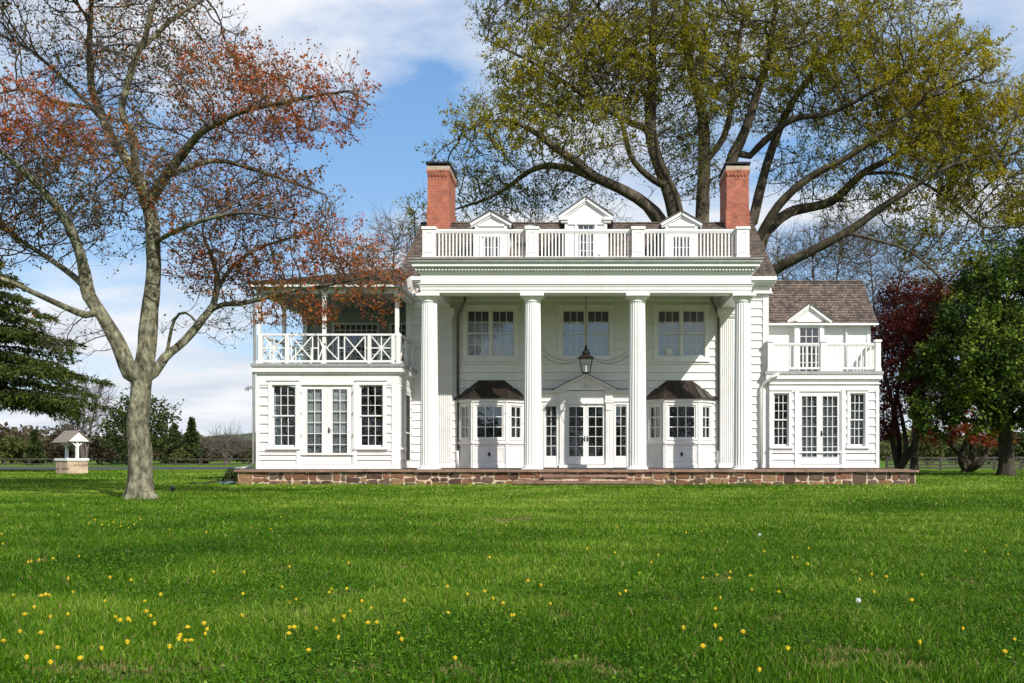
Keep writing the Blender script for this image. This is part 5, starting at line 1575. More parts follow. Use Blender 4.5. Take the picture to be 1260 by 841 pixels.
build_tree('maple_tree', 'tall maple with lichen grey trunk and sparse rust red young leaves on the front lawn', 'tree', (tb.x, YT, 0), limbs, blobs,
           17000, 0.155, 0.17, 0.0066, 2.15, 0.34, 2, 5.0, 0.064, M_bark_lichen, leaf_red, seg=0.18, twig_r=0.0042, twig_bark=M_twig, thin_r=0.032, tint_noise=0.20, leaf_clump=0.8, barkjit=0.26, rtwig=2.1, leaf_out=.6, leaf_sc=.5, up=.12, gap=(-.02, .2))

# ---------------------------------------------------------------- huge trees behind the house
YB = 47.0
leaf_yg = leaf_mat('spring_leaves', [(0.0, (0.026, 0.040, 0.012)), (0.3, (0.10, 0.115, 0.012)), (0.55, (0.28, 0.26, 0.014)), (0.8, (0.45, 0.36, 0.02)), (1.0, (0.50, 0.34, 0.03))], 0.45)
limbs1 = [
    LP(YB, [(835, 590, 0, 0.903), (835, 560, 0, 0.731), (836, 480, 0, 0.671), (838, 400, 0, 0.645), (838, 345, 0, 0.619)]),
    LP(YB, [(838, 345, 0, 0.387), (832, 275, 0, 0.361), (820, 228, .2, 0.327), (805, 186, .4, 0.301), (800, 150, .5, 0.275), (802, 110, .7, 0.241), (803, 60, .9, 0.189), (806, 0, 1, 0.146), (812, -60, 1.2, 0.086)]),
    LP(YB, [(845, 345, 0, 0.387), (862, 290, .8, 0.361), (865, 240, 1.2, 0.327), (867, 190, 1.4, 0.301), (864, 140, 1.6, 0.267), (852, 90, 1.8, 0.215), (842, 36, 2.0, 0.172), (850, -30, 2.2, 0.120)]),
    LP(YB, [(832, 330, 0, 0.344), (815, 275, -.6, 0.310), (795, 252, -1.0, 0.284), (770, 236, -1.4, 0.249), (735, 219, -2.0, 0.215), (708, 199, -2.5, 0.189), (680, 180, -2.8, 0.155), (650, 158, -3.2, 0.120), (615, 148, -3.6, 0.077), (575, 160, -4.0, 0.043)]),
    LP(YB, [(825, 300, 0, 0.275), (806, 268, .8, 0.258), (785, 244, 1.3, 0.232), (750, 228, 1.8, 0.206), (700, 208, 2.2, 0.172), (660, 207, 2.6, 0.138), (610, 240, 3.0, 0.086), (560, 258, 3.3, 0.043)]),
    LP(YB, [(800, 160, .5, 0.172), (778, 152, .2, 0.155), (742, 132, -.3, 0.129), (700, 105, -.8, 0.103), (660, 80, -1.2, 0.069), (600, 50, -1.5, 0.034)]),
    LP(YB, [(822, 232, .2, 0.172), (795, 215, -.8, 0.155), (775, 190, -1.4, 0.129), (765, 150, -2.0, 0.103), (735, 100, -2.5, 0.077), (700, 50, -3, 0.043)]),
    LP(YB, [(867, 200, 1.4, 0.172), (890, 170, .8, 0.155), (900, 130, .2, 0.129), (905, 80, -.2, 0.103), (915, 20, -.5, 0.069)]),
    LP(YB, [(803, 90, .8, 0.103), (780, 60, .4, 0.095), (755, 30, 0, 0.077), (720, -10, -.3, 0.043)]),
    LP(YB, [(845, 330, 0, 0.215), (838, 270, -1.2, 0.172), (830, 235, -1.8, 0.138), (812, 200, -2.4, 0.112), (806, 160, -3.0, 0.086)]),
]
blobs1 = [
    BL(YB, 690, 95, -1, 90, 62, 4, 1.1, 1.2, .58), BL(YB, 615, 165, -2.5, 65, 45, 3, 1.1, 1.2, .52), BL(YB, 580, 200, -2.0, 45, 28, 2.5, 1.0, .9, .40),
    BL(YB, 620, 235, 2.0, 80, 40, 3, .7, .55, .32), BL(YB, 760, 70, 0, 100, 70, 5, .9, 1.1, .55), BL(YB, 845, 90, 1, 75, 95, 5, .8, 1.0, .52),
    BL(YB, 640, 25, -1, 60, 40, 3, 1.0, 1.0, .45), BL(YB, 760, 0, 0, 150, 60, 5, .6, 1.0, .5), BL(YB, 740, 170, -3, 80, 45, 2, .8, .9, .45),
    BL(YB, 700, 215, 1, 70, 30, 3, .5, .4, .3), BL(YB, 850, 200, 0, 60, 50, 4, .35, .35, .3), BL(YB, 545, 185, -3.0, 20, 14, 1.5, 1.0, 1.0, .5),
]
build_tree('shade_tree', 'huge spreading tree with several stems rising behind the main roof between the chimneys', 'tree', (X(835, YB), YB, 0), limbs1, blobs1,
           9500, 0.36, 0.42, 0.015, 2.35, 0.65, 2, 8.5, 0.125, M_bark_brown, leaf_yg, seg=0.5, twig_r=0.010, tint_noise=0.14, leaf_clump=1.7, rtwig=2.4, leaf_out=.5, clump_sc=5.0)
YB2 = 49.0
limbs2 = [
    LP(YB2, [(928, 592, 0, 0.860), (928, 560, 0, 0.688), (930, 480, 0, 0.619), (930, 400, 0, 0.585), (930, 340, 0, 0.559)]),
    LP(YB2, [(930, 345, 0, 0.387), (922, 290, 0, 0.361), (905, 240, -.3, 0.327), (900, 200, -.5, 0.292), (916, 163, -.7, 0.241), (935, 105, -.8, 0.189), (948, 55, -1, 0.146), (955, 0, -1, 0.103), (960, -60, -1, 0.060)]),
    LP(YB2, [(925, 280, 0, 0.258), (940, 215, .8, 0.232), (955, 170, 1.2, 0.215), (971, 133, 1.5, 0.181), (1000, 90, 1.8, 0.138), (1040, 45, 2.0, 0.103), (1080, 0, 2.2, 0.060)]),
    LP(YB2, [(915, 200, .2, 0.172), (945, 170, -.8, 0.163), (976, 147, -1.4, 0.146), (1023, 139, -2.0, 0.120), (1070, 115, -2.6, 0.086), (1120, 85, -3.0, 0.052)]),
    LP(YB2, [(930, 340, 0, 0.310), (940, 292, .5, 0.275), (971, 262, .8, 0.258), (1023, 248, 1.2, 0.224), (1061, 214, 1.6, 0.189), (1100, 193, 2.0, 0.155), (1160, 158, 2.5, 0.103), (1220, 130, 3, 0.052)]),
    LP(YB2, [(932, 360, 0, 0.292), (952, 334, -1, 0.258), (1001, 308, -2.0, 0.224), (1040, 287, -2.6, 0.198), (1083, 257, -3.2, 0.163), (1108, 240, -3.6, 0.138), (1168, 205, -4.2, 0.086), (1230, 190, -4.8, 0.043)]),
    LP(YB2, [(930, 300, 0, 0.241), (958, 253, -1, 0.206), (997, 218, -1.8, 0.181), (1044, 193, -2.5, 0.146), (1090, 160, -3.2, 0.103), (1140, 120, -3.6, 0.060)]),
    LP(YB2, [(1040, 287, -2.6, 0.086), (1075, 295, -3.2, 0.077), (1120, 310, -3.8, 0.060), (1160, 345, -4.2, 0.034)]),
    LP(YB2, [(1061, 214, 1.6, 0.103), (1110, 215, 1.2, 0.086), (1160, 240, .8, 0.069), (1210, 280, .4, 0.043)]),
]
blobs2 = [
    BL(YB2, 960, 75, 0, 85, 85, 5, .9, 1.0, .52), BL(YB2, 1050, 90, -1, 85, 75, 5, 1.0, 1.2, .60), BL(YB2, 1140, 130, -1, 85, 80, 5, 1.2, 1.7, .68),
    BL(YB2, 1120, 205, -2, 90, 55, 4, .9, 1.0, .58), BL(YB2, 1215, 190, -1, 75, 75, 5, 1.1, 1.5, .64), BL(YB2, 1170, 285, -2, 85, 45, 4, .7, .75, .50),
    BL(YB2, 1040, 230, 0, 70, 40, 4, .5, .45, .42), BL(YB2, 1020, 5, 0, 110, 45, 5, .6, 1.1, .52), BL(YB2, 1260, 260, -1, 50, 70, 4, .8, 1.3, .58),
    BL(YB2, 905, 40, 0, 60, 70, 4, .6, .9, .5), BL(YB2, 990, 190, 1, 50, 60, 4, .4, .4, .36), BL(YB2, 1010, 300, -2, 60, 25, 3, .3, .25, .3), BL(YB2, 1110, 55, -1, 60, 45, 4, .8, 1.1, .6),
    BL(YB2, 1190, 350, -2.5, 55, 30, 3, .6, .6, .5),
]
build_tree('shade_tree', 'huge tree with long limbs sweeping out to the right behind the right hand chimney', 'tree', (X(928, YB2), YB2, 0), limbs2, blobs2,
           10000, 0.36, 0.42, 0.015, 2.35, 0.65, 2, 8.5, 0.125, M_bark_brown, leaf_yg, seg=0.5, twig_r=0.010, tint_noise=0.14, leaf_clump=1.7, rtwig=2.4, leaf_out=.5, clump_sc=5.0)

# ---------------------------------------------------------------- generic trees and bushes
def simple_tree(name, label, cat, px, Y, base_w, crown, n_attr, step, leaves_per, leaf_size, bark, leaf, stems=1, r=0.2, group=None, twig_len=0.6, kill=None, tint=.5, fork=0.3, twig_r=0.008, **kw):
    """crown: list of (px,py,dy,rx,ry,rd,wt,ld,tint)"""
    limbs = []
    x0 = X(px, Y)
    tops = [P(b[0], b[1], Y+b[2]) for b in crown]
    zt = max(t.z for t in tops); zmin = min(t.z for t in tops)
    fk = fork*zt
    if stems == 1:
        limbs.append([(x0, Y, -0.05, r*1.35), (x0, Y, 0.15*fk, r), (x0+random.uniform(-.1, .1), Y, fk, r*0.8)])
        for t in tops:
            m = Vector((x0, Y, fk)).lerp(t, 0.5); m.x += random.uniform(-.2, .2); m.y += random.uniform(-.3, .3)
            limbs.append([(x0, Y, fk, r*0.55), (m.x, m.y, m.z, r*0.36), (t.x, t.y, t.z, r*0.16)])
    else:
        limbs.append([(x0, Y, -0.05, r*1.5), (x0, Y, 0.12, r*1.3)])
        for s in range(stems):
            t = tops[s % len(tops)]
            a = Vector((x0+random.uniform(-base_w, base_w)/2, Y+random.uniform(-base_w, base_w)/2, 0.3*t.z))
            a.x += (t.x-x0)*0.25
            m = a.lerp(t, 0.55); m.z += 0.05*t.z
            limbs.append([(x0, Y, 0.12, r), (a.x, a.y, a.z, r*0.75), (m.x, m.y, m.z, r*0.5), (t.x, t.y, t.z, r*0.2)])
    blobs = [BL(Y, *b) for b in crown]
    return build_tree(name, label, cat, (x0, Y, 0), limbs, blobs, n_attr, step, kill or step*1.4, kw.pop('rtip', 0.012), 2.3, twig_len, kw.pop('twigs_per', 2), leaves_per, leaf_size, bark, leaf,
                      group=group, seg=step, twig_r=twig_r, **kw)

leaf_holly = leaf_mat('holly_leaves', [(0.0, (0.010, 0.022, 0.008)), (0.35, (0.020, 0.042, 0.008)), (0.6, (0.075, 0.13, 0.014)), (1.0, (0.25, 0.30, 0.035))], 0.18, 0.6)
simple_tree('evergreen_tree', 'broad dense glossy dark green tree on the right side of the lawn', 'tree', 1238, 43.5, .3,
            [(1195, 475, -1.2, 50, 34, 2.0, 1.2, 1.3, .5), (1255, 410, 0, 58, 46, 2.6, 1.1, 1.2, .48), (1190, 405, -.4, 40, 36, 2.0, 1.1, 1.2, .46), (1250, 500, -1.8, 50, 30, 1.8, 1.1, 1.3, .5), (1158, 512, -.8, 34, 24, 1.5, 1.2, 1.2, .5), (1210, 520, -1.8, 34, 16, 1.3, 1.2, 1.2, .5), (1160, 440, -.3, 30, 26, 1.5, 1.2, 1.2, .5), (1235, 455, -2.4, 30, 22, 1.2, 1.2, 1.3, .55), (1215, 370, .3, 38, 28, 2.0, 1, 1.1, .45),
             (1230, 345, .5, 50, 35, 2.2, 1, 1.1, .42), (1310, 440, 0, 50, 90, 3, .8, 1, .45), (1145, 450, 0, 30, 35, 1.4, 1.2, 1.1, .48), (1290, 330, 1, 45, 45, 2, .8, 1, .42), (1225, 430, -2.6, 40, 36, 1.0, 1.3, 1.3, .58)],
            9000, 0.26, 13, 0.17, M_bark_dark, leaf_holly, r=.36, twig_len=.45, tint_noise=0.26, rtwig=3.0, leaf_clump=1.2, gap=(.0, .12), asp=0.6, fork=0.22)
leaf_dred = leaf_mat('dark_red_leaves', [(0.0, (0.035, 0.009, 0.010)), (0.4, (0.12, 0.022, 0.015)), (0.7, (0.24, 0.05, 0.02)), (1.0, (0.48, 0.11, 0.03))], 0.35)
simple_tree('japanese_maple', 'dark red leaved small maple with several stems beside the right wing of the house', 'tree', 1106, 47.0, 1.4,
            [(1100, 470, 0, 34, 40, 1.8, 1, 1.2, .35), (1088, 520, 0, 24, 32, 1.5, 1, 1.0, .32), (1115, 420, .5, 36, 40, 2, 1, 1.1, .3), (1080, 430, 1, 25, 45, 1.5, 1, 1, .25), (1140, 390, .8, 36, 32, 1.8, 1, 1, .38), (1130, 460, 1, 26, 50, 1.5, 1, 1, .3)],
            2600, 0.25, 11, 0.13, M_bark_dark, leaf_dred, stems=5, r=.16, twig_len=.4, tint_noise=.14, leaf_clump=.5)
simple_tree('japanese_maple', 'bright red maple with thick forked stem between the fence and the glossy green tree', 'tree', 1190, 52.0, 1.6,
            [(1155, 535, -.5, 32, 16, 1.6, 1.2, 1.1, .6), (1195, 528, -.8, 34, 20, 1.8, 1.2, 1.3, .8), (1225, 535, 0, 26, 16, 1.6, 1.2, 1.2, .72), (1170, 480, 0, 50, 40, 2.2, .8, 1, .4), (1215, 470, 0, 45, 45, 2.2, .8, 1, .4)],
            1600, 0.28, 9, 0.13, M_bark_dark, leaf_dred, stems=4, r=.24, twig_len=.4, tint_noise=.16, leaf_clump=.5)
simple_tree('purple_plum_tree', 'loose dark purple and orange leaved tree above the far corner of the shingled wing roof', 'tree', 1125, 56.0, .5,
            [(1125, 375, 0, 45, 32, 2.2, 1, .9, .45), (1165, 370, 0, 45, 28, 2.2, 1, .9, .6), (1095, 400, 0, 35, 30, 2, 1, .9, .3), (1150, 410, 0, 50, 30, 2, 1, .8, .35)],
            2600, 0.30, 10, 0.15, M_bark_dark, leaf_dred, r=.22, twig_len=.6, tint_noise=.18, leaf_clump=.6)
leaf_none = leaf_mat('buds', [(0.0, (0.05, 0.040, 0.026)), (1.0, (0.17, 0.13, 0.05))], 0.3)
for (px, Y, lab, cr) in (
    (1010, 62, 'leafless grey tree behind the shingled roof of the right wing', [(1000, 320, 0, 50, 45, 3, 1, .25, .5), (960, 330, 0, 40, 40, 3, 1, .25, .5), (1035, 300, 0, 40, 40, 3, 1, .25, .5), (1000, 380, 0, 70, 40, 3, 1, .2, .5)]),
    (1075, 64, 'leafless grey tree between the right wing roof and the red maples', [(1070, 310, 0, 50, 40, 3, 1, .3, .5), (1110, 330, 0, 45, 40, 3, 1, .3, .5), (1060, 370, 0, 45, 50, 3, 1, .3, .5), (1130, 400, 0, 40, 60, 3, 1, .3, .5)]),
    (492, 60, 'leafless grey tree showing left of the left chimney above the porch roof', [(485, 300, 0, 32, 35, 2, 1, .3, .4), (505, 320, 0, 25, 35, 2, 1, .3, .4), (470, 340, 0, 35, 40, 2, 1, .2, .4)])):
    simple_tree('bare_tree', lab, 'tree', px, Y, .4, cr, 3600, 0.34, 2.0, 0.09, M_bark_grey, leaf_none, r=.22, twig_len=.9, twigs_per=3, rtwig=3.5, twig_r=.011, leaf_clump=.3, group='bare trees behind the house', rtip=.014)
simple_tree('young_tree', 'small yellow green tree top peeping out left of the left brick chimney', 'tree', 515, 55, .4,
            [(510, 262, 0, 24, 26, 1.6, 1, 1.2, .62), (535, 285, 0, 24, 30, 1.6, 1, 1.1, .55), (555, 300, 1, 40, 30, 2, 1, .8, .4)], 420, 0.32, 4.5, 0.15, M_bark_dark, leaf_yg, r=.2, twig_len=.6, leaf_clump=.5)
simple_tree('dusky_tree', 'dark mottled tree mass behind the main roof ridge right of the left chimney', 'tree', 600, 66, .4,
            [(590, 275, 0, 60, 35, 3, 1, .8, .2), (660, 275, 0, 60, 30, 3, 1, .6, .2), (730, 260, 0, 50, 40, 3, 1, .5, .2)], 700, 0.5, 2.5, 0.17, M_bark_dark, leaf_yg, r=.3, twig_len=.9, leaf_clump=.6, twig_r=.012)

# ---------------------------------------------------------------- cedar at far left
def cedar():
    Y = 52.0; x0 = X(-72, Y)
    root = empty('cedar_tree', (x0, Y, 0)); tag(root, 'dark evergreen conifer with layered drooping boughs at the left edge', 'tree')
    pos = [np.array([x0, Y, -0.05])]; par = [-1]; rad = [.5]
    H = 14.0
    for k in range(1, 27): pos.append(np.array([x0+.05*math.sin(k), Y, H*k/26])); par.append(k-1); rad.append(.45*(1-k/27)+.03)
    fc, fax, fs = [], [], []
    for b in range(150):
        z = 3.6 + (H-3.9)*(b/150)**1.05
        a = b*2.399963 + rng.uniform(-.3, .3)
        ln = (8.9*(1-(z/H)**1.6)+0.8)*rng.uniform(.75, 1.05)
        i = int(z/H*26); cur = i
        dirv = np.array([math.cos(a), math.sin(a), 0])
        n = max(4, int(ln/.35))
        rise = rng.uniform(0.05, .22)
        p = pos[i].copy(); p[2] = z; pos.append(p); par.append(i); rad.append(.06+ln*.008); cur = len(pos)-1
        for s in range(1, n+1):
            f = s/n
            q = p + dirv*ln*f + np.array([0, 0, ln*(rise*f - .22*f*f)]) + rng.normal(0, .05, 3)
            pos.append(q); par.append(cur); rad.append((.06+ln*.008)*(1-f)+.008); cur = len(pos)-1
            if f > .22:
                side = np.array([-dirv[1], dirv[0], 0])
                w = (1.25*(1-f)**.6+.35)*min(1, f*2.2)*ln/7+.25
                for sd_ in (-1, 1):
                    for q_ in range(2):
                        sl = w*rng.uniform(.5, 1.1)
                        tipd = side*sd_*rng.uniform(.7, 1.1)+dirv*rng.uniform(.3, .8)+np.array([0, 0, -.28*rng.uniform(.2, 1.4)])
                        m = 16
                        t = rng.uniform(.0, 1, m)[:, None]
                        c = q + tipd*sl*t + rng.normal(0, .05, (m, 3)); c[:, 2] += -.10*t[:, 0]**2
                        fc.append(c); fax.append(np.repeat(tipd[None], m, 0)+rng.normal(0, .45, (m, 3))+np.array([0, 0, -.35])); fs.append(np.full(m, .27)*rng.uniform(.7, 1.3, m))
    V, Q, QR = tubes_from_tree(np.array(pos), par, np.array(rad), lambda r: 10 if r > .2 else 5, 0)
    np_mesh('trunk', V, Q, None, [M_bark_dark], parent=root, smooth=True)
    c = np.concatenate(fc); ax = np.concatenate(fax); s = np.concatenate(fs)
    lv, lq = leaf_quads(c, s, .26, ax, .25)
    tint = np.clip(rng.normal(.45, .2, len(c)), 0, 1)
    np_mesh('crown', lv, lq, None, [leaf_mat('cedar_needles', [(0, (.014, .026, .007)), (.5, (.05, .075, .014)), (1, (.15, .175, .03))], .2, .6)], parent=root, tint=tint)
    print('cedar', len(c))
cedar()

# ---------------------------------------------------------------- far bushes and trees
def bush(name, label, cat, px, top, Y, wpx, leaf, n, size, group=None, cone=False, tint=.5, base_py=None, trunk=True, bark=None, tn=.15, dmul=.8):
    x0 = X(px, Y); zt = Z(top, Y); w = wpx*Y/FPX/2
    root = empty(name, (x0, Y, 0)); tag(root, label, cat, group)
    m = n
    if cone:
        t = rng.uniform(0, 1, m)**.75
        z = zt*(1-t)*0.98+0.05; rr = w*(t**.85)*(0.75+0.25*np.sin(z*6/zt*3+rng.uniform(0, 6))) * rng.uniform(.55, 1.05, m)
        a = rng.uniform(0, 2*np.pi, m)
        c = np.stack([x0+rr*np.cos(a), Y+rr*np.sin(a)*dmul, z], 1)
    else:
        nb = 16; cs = []
        bc = []
        for k in range(nb):
            a = rng.uniform(0, 2*np.pi); r_ = rng.uniform(.15, .68); zz = rng.uniform(.22, .80)
            rmax = math.sqrt(max(.05, 1-((zz-.45)/.6)**2))
            bc.append((x0+w*r_*rmax*math.cos(a), Y+w*dmul*r_*rmax*math.sin(a), zt*zz, w*rng.uniform(.28, .46), zt*rng.uniform(.14, .24)))
        pick = rng.integers(0, nb, m)
        v = rng.normal(0, 1, (m, 3)); v /= np.linalg.norm(v, axis=1)[:, None]
        r_ = rng.uniform(0, 1, m)**(1/4)
        B_ = np.array(bc)[pick]
        c = B_[:, :3] + v*r_[:, None]*np.stack([B_[:, 3], B_[:, 3]*dmul, B_[:, 4]], 1)
        c[:, 2] = np.maximum(c[:, 2], .05)
    cl = np.array([mnoise.noise(Vector(q)/(w*.28)) for q in c])
    k = cl > -.28
    c = c[k]; cl = cl[k]
    lv, lq = leaf_quads(c, size*rng.uniform(.6, 1.4, len(c)), .6)
    np_mesh('crown', lv, lq, None, [leaf], parent=root, tint=np.clip(tint+tn*cl+rng.normal(0, tn, len(c)), 0, 1))
    if trunk:
        q = MB()
        for s in range(1 if cone else 4):
            dxx = 0 if cone else rng.uniform(-.5, .5)*w
            q.tube([(x0+dxx*.15, Y, -0.05), (x0+dxx*.5, Y+rng.uniform(-.3, .3)*w, zt*.35), (x0+dxx, Y+rng.uniform(-.3, .3)*w, zt*.7)], [zt*.022, zt*.016, zt*.006], 6)
        q.build('trunk', bark or M_bark_dark, root, smooth=True)
    return root
leaf_dgreen = leaf_mat('far_green_leaves', [(0, (.016, .026, .010)), (.5, (.042, .062, .018)), (1, (.095, .12, .035))], .25)
leaf_olive = leaf_mat('far_olive_leaves', [(0, (.04, .045, .016)), (.5, (.085, .095, .028)), (1, (.15, .16, .045))], .3)
leaf_brown = leaf_mat('brown_twigs', [(0, (.026, .023, .013)), (.5, (.068, .056, .030)), (1, (.13, .105, .055))], .3)
leaf_purple = leaf_mat('purple_twigs', [(0, (.07, .06, .062)), (1, (.14, .115, .115))], .3)
simple_tree('round_tree', 'rounded mid green tree behind the big maple trunk at the far edge of the field', 'tree', 172, 92, .5,
            [(150, 530, 0, 26, 26, 2.2, 1, 1.2, .55), (195, 525, 0, 24, 26, 2.2, 1, 1.2, .55), (175, 505, 0, 26, 18, 2.2, 1, 1.2, .5), (208, 508, 0, 10, 9, .9, 1, 1.2, .5), (170, 545, -.8, 34, 18, 2, 1, 1.1, .5)], 900, 0.45, 7, 0.32, M_bark_dark, leaf_dgreen, r=.22, twig_len=.6, fork=.2, leaf_clump=.6, tint_noise=.18)
for (px, cr, lab) in ((105, [(90, 505, 0, 22, 22, 2, 1, .1, .5), (118, 500, 0, 20, 24, 2, 1, .1, .5), (105, 490, 0, 22, 20, 2, 1, .1, .5), (100, 530, 0, 30, 20, 2, 1, .1, .5)], 'purplish leafless tree with an upright fan of twigs behind the wishing well'),
                      (278, [(268, 552, 0, 18, 12, 1.6, 1, .3, .5), (290, 552, 0, 18, 12, 1.6, 1, .3, .5), (278, 545, 0, 18, 9, 1.6, 1, .3, .5)], 'low reddish brown bare tree at the far edge of the field left of the house')):
    simple_tree('bare_tree', lab, 'tree', px, 100, .8, cr, 700, 0.38, 2, 0.13, M_bark_grey, leaf_purple if px < 200 else leaf_brown, stems=5, r=.14, twig_len=1.3, twigs_per=3, rtwig=3.5, twig_r=.022, rtip=.022, up=.25)
BU = [
    ('bush', 'pale olive bush at the far left end of the hedge line', 15, 536, 104, 62, leaf_olive, 2600, .34, False),
    ('conifer', 'small dark cone shaped conifer left of the wishing well', 43, 530, 98, 30, leaf_dgreen, 2600, .30, True),
    ('bush', 'brown twiggy bush just behind the roof of the wishing well', 76, 520, 108, 55, leaf_brown, 3200, .30, False),
    ('bush', 'brown twiggy bush right of the wishing well under the purplish tree', 122, 535, 106, 50, leaf_brown, 2600, .30, False),
    ('bush', 'dark low bush behind the foot of the round tree', 150, 556, 112, 46, leaf_dgreen, 1600, .3, False),
    ('conifer', 'dark pointed evergreen tallest of the pair right of the round tree', 236, 514, 106, 34, leaf_dgreen, 3600, .34, True),
    ('conifer', 'dark broad evergreen just right of the maple trunk', 215, 522, 108, 36, leaf_dgreen, 3400, .34, True),
    ('bush', 'low yellow green bush in front of the paired evergreens', 222, 552, 100, 30, leaf_olive, 1600, .28, False),
    ('bush', 'reddish brown thicket at the foot of the wooded hill', 255, 545, 116, 40, leaf_brown, 2400, .32, False),
    ('bush', 'rusty brown bush next to the left corner of the house', 300, 540, 118, 40, leaf_brown, 2600, .32, False),
    ('bush', 'olive green bush hidden partly by the left corner of the house', 318, 550, 112, 30, leaf_olive, 1600, .3, False),
    ('bush', 'brown bush between the small conifer and the field edge', 58, 545, 110, 40, leaf_brown, 1700, .3, False),
    ('bush', 'light green rounded bush seen over the fence beside the right wing', 1142, 535, 88, 42, leaf_olive, 2600, .3, False),
    ('bush', 'light green bush over the fence between the two dark trunks', 1216, 535, 92, 40, leaf_olive, 2200, .3, False),
    ('bush', 'green bush over the fence at the right edge of the view', 1258, 530, 90, 44, leaf_dgreen, 2200, .3, False),
    ('bush', 'dark bush over the fence behind the forked red maple', 1178, 545, 96, 44, leaf_dgreen, 1800, .3, False),
]
for (nm, lab, px, top, Y, wp, lf, n, sz, cone) in BU:
    bush(nm, lab, 'bush' if nm == 'bush' else 'conifer', px, top, Y, wp, lf, n, sz, group='shrubs along the far field edge', cone=cone)
# far wood strip left and right, one mass
def wood(name, x0, x1, Y, h, n, leaf, size, label):
    x = rng.uniform(x0, x1, n); y = Y+rng.uniform(-6, 14, n)
    hh = h*(0.45+0.75*pnoise(x, y*0+3, 0.22, 4))
    z = hh*rng.uniform(0, 1, n)**.7
    c = np.stack([x, y, z], 1)
    lv, lq = leaf_quads(c, size*rng.uniform(.6, 1.5, n), .7)
    o = np_mesh(name, lv, lq, None, [leaf], tint=np.clip(pnoise(x, z*2+y, .35, 6)+rng.normal(0, .15, n), 0, 1))
    tag(o, label, 'wood', kind='stuff')
wood('distant_wood', -150, -38, 190, 6.5, 16000, leaf_brown, .8, 'brown distant wood along the left horizon')
wood('distant_wood', -38, 110, 190, 6.5, 16000, leaf_olive, .8, 'olive distant wood along the horizon behind the fence')
wood('far_wood', -100, 100, -75, 12.0, 80000, leaf_dgreen, .4, 'distant wood across the lawn behind the viewer')

# ================================================================== SMALL THINGS
# wishing well
def well():
    Yw = 48.0; cx = X(88.5, Yw); root = empty('wishing_well', (cx, Yw, 0)); tag(root, 'small stone wishing well with white posts and shingled gable roof', 'wishing well'); root.scale = (.88, .88, .98)
    rz = math.radians(-32)
    U_ = Vector((math.cos(rz), math.sin(rz), 0)); N_ = Vector((math.sin(rz), -math.cos(rz), 0))
    F = Fr((cx, Yw, 0), U_, N_)
    q = MB(); h = .58
    q.fbox(F, -h, h, 0, .66, -h, h); q.build('base', M_wellbrick, root)
    q = MB(); 
    for (a, b, c, d) in ((-h-.05, h+.05, -h-.05, -h+.12), (-h-.05, h+.05, h-.12, h+.05), (-h-.05, -h+.12, -h+.12, h-.12), (h-.12, h+.05, -h+.12, h-.12)):
        q.fbox(F, a, b, .66, .78, c, d)
    q.build('rim', M_white2, root)
    q = MB(); q.fbox(F, -h+.12, h-.12, .60, .665, -h+.12, h-.12); q.build('cover', M_black, root)
    for u in (-.5, .5):
        q = MB(); q.fbox(F, u-.07, u+.07, .78, 1.72, -.07, .07)
        q.bar(Fr(F.p(u, 0, 0), N_, U_), (.05, 1.38), (.33, 1.62), .06, -.05, .05); q.bar(Fr(F.p(u, 0, 0), N_, U_), (-.05, 1.38), (-.33, 1.62), .06, -.05, .05)
        q.build('post', M_white2, root)
    Fg = Fr((cx, Yw, 0), N_, U_)     # gable frame: u across, w along the ridge
    q = MB()
    for w0, w1 in ((-.66, -.60), (.60, .66)): q.prism(Fg, [(-.62, 1.62), (.62, 1.62), (0, 2.08)], w0, w1)
    q.build('gable', M_white2, root)
    q = MB()
    for s in (-1, 1):
        for k in range(6):
            f0, f1 = k/6, (k+1)/6
            a = (s*(.74*(1-f0)), 1.55+.60*f0); b = (s*(.74*(1-f1)), 1.55+.60*f1)
            q.prism(Fg, [(a[0], a[1]), (b[0], b[1]-.0), (b[0], b[1]+.02), (a[0], a[1]+.055)] if s < 0 else [(a[0], a[1]+.055), (b[0], b[1]+.02), (b[0], b[1]), (a[0], a[1])], -.72, .72)
    q.build('roof', noise_mat('well_shingles', [(.3, (.16, .13, .11)), (.7, (.34, .29, .25))], 7, .9, .4, .02, 6, (4, 4, 1)), root)
    q = MB(); q.tube([F.p(-.5, 1.3, 0), F.p(.5, 1.3, 0)], .04, 10); q.build('windlass', M_bark_grey, root)
well()

# fences
M_fence = noise_mat('old_fence_wood', [(.3, (.03, .027, .023)), (.7, (.085, .077, .066))], 6, .9, .3, .01, 6, (.4, 1, 4))
def fence(label, x0, x1, Y, h, span, rails, sag=0.0, mat=None):
    root = empty('rail_fence', ((x0+x1)/2, Y, 0)); tag(root, label, 'fence')
    mat = mat or M_fence
    n = int((x1-x0)/span)
    p0 = None
    for k in range(n+1):
        x = x0+k*span
        if p0 is None:
            q = MB(); q.box(x-.06, x+.06, Y-.06, Y+.06, -.05, h+.05); p0 = q.build('post', mat, root)
        else:
            c = p0.copy(); COL.objects.link(c); c.parent = root; c.location.x = x-x0; c.rotation_euler = (0, 0, 0)
    for k in range(n):
        x = x0+k*span
        for j in range(rails):
            z = h*(.18+.80*j/(rails-1))+random.uniform(-.02, .02)
            if j == 0: pass
    for j in range(rails):
        q = MB()
        for k in range(n):
            x = x0+k*span; z = h*(.2+.76*j/(rails-1)); a, b = random.uniform(-.02, .02), random.uniform(-.02, .02)
            q.hexa([(x, Y-.09, z-.055+a), (x+span, Y-.09, z-.055+b), (x+span, Y-.062, z-.055+b), (x, Y-.062, z-.055+a),
                    (x, Y-.09, z+.055+a), (x+span, Y-.09, z+.055+b), (x+span, Y-.062, z+.055+b), (x, Y-.062, z+.055+a)])
        q.build('rail', mat, root)
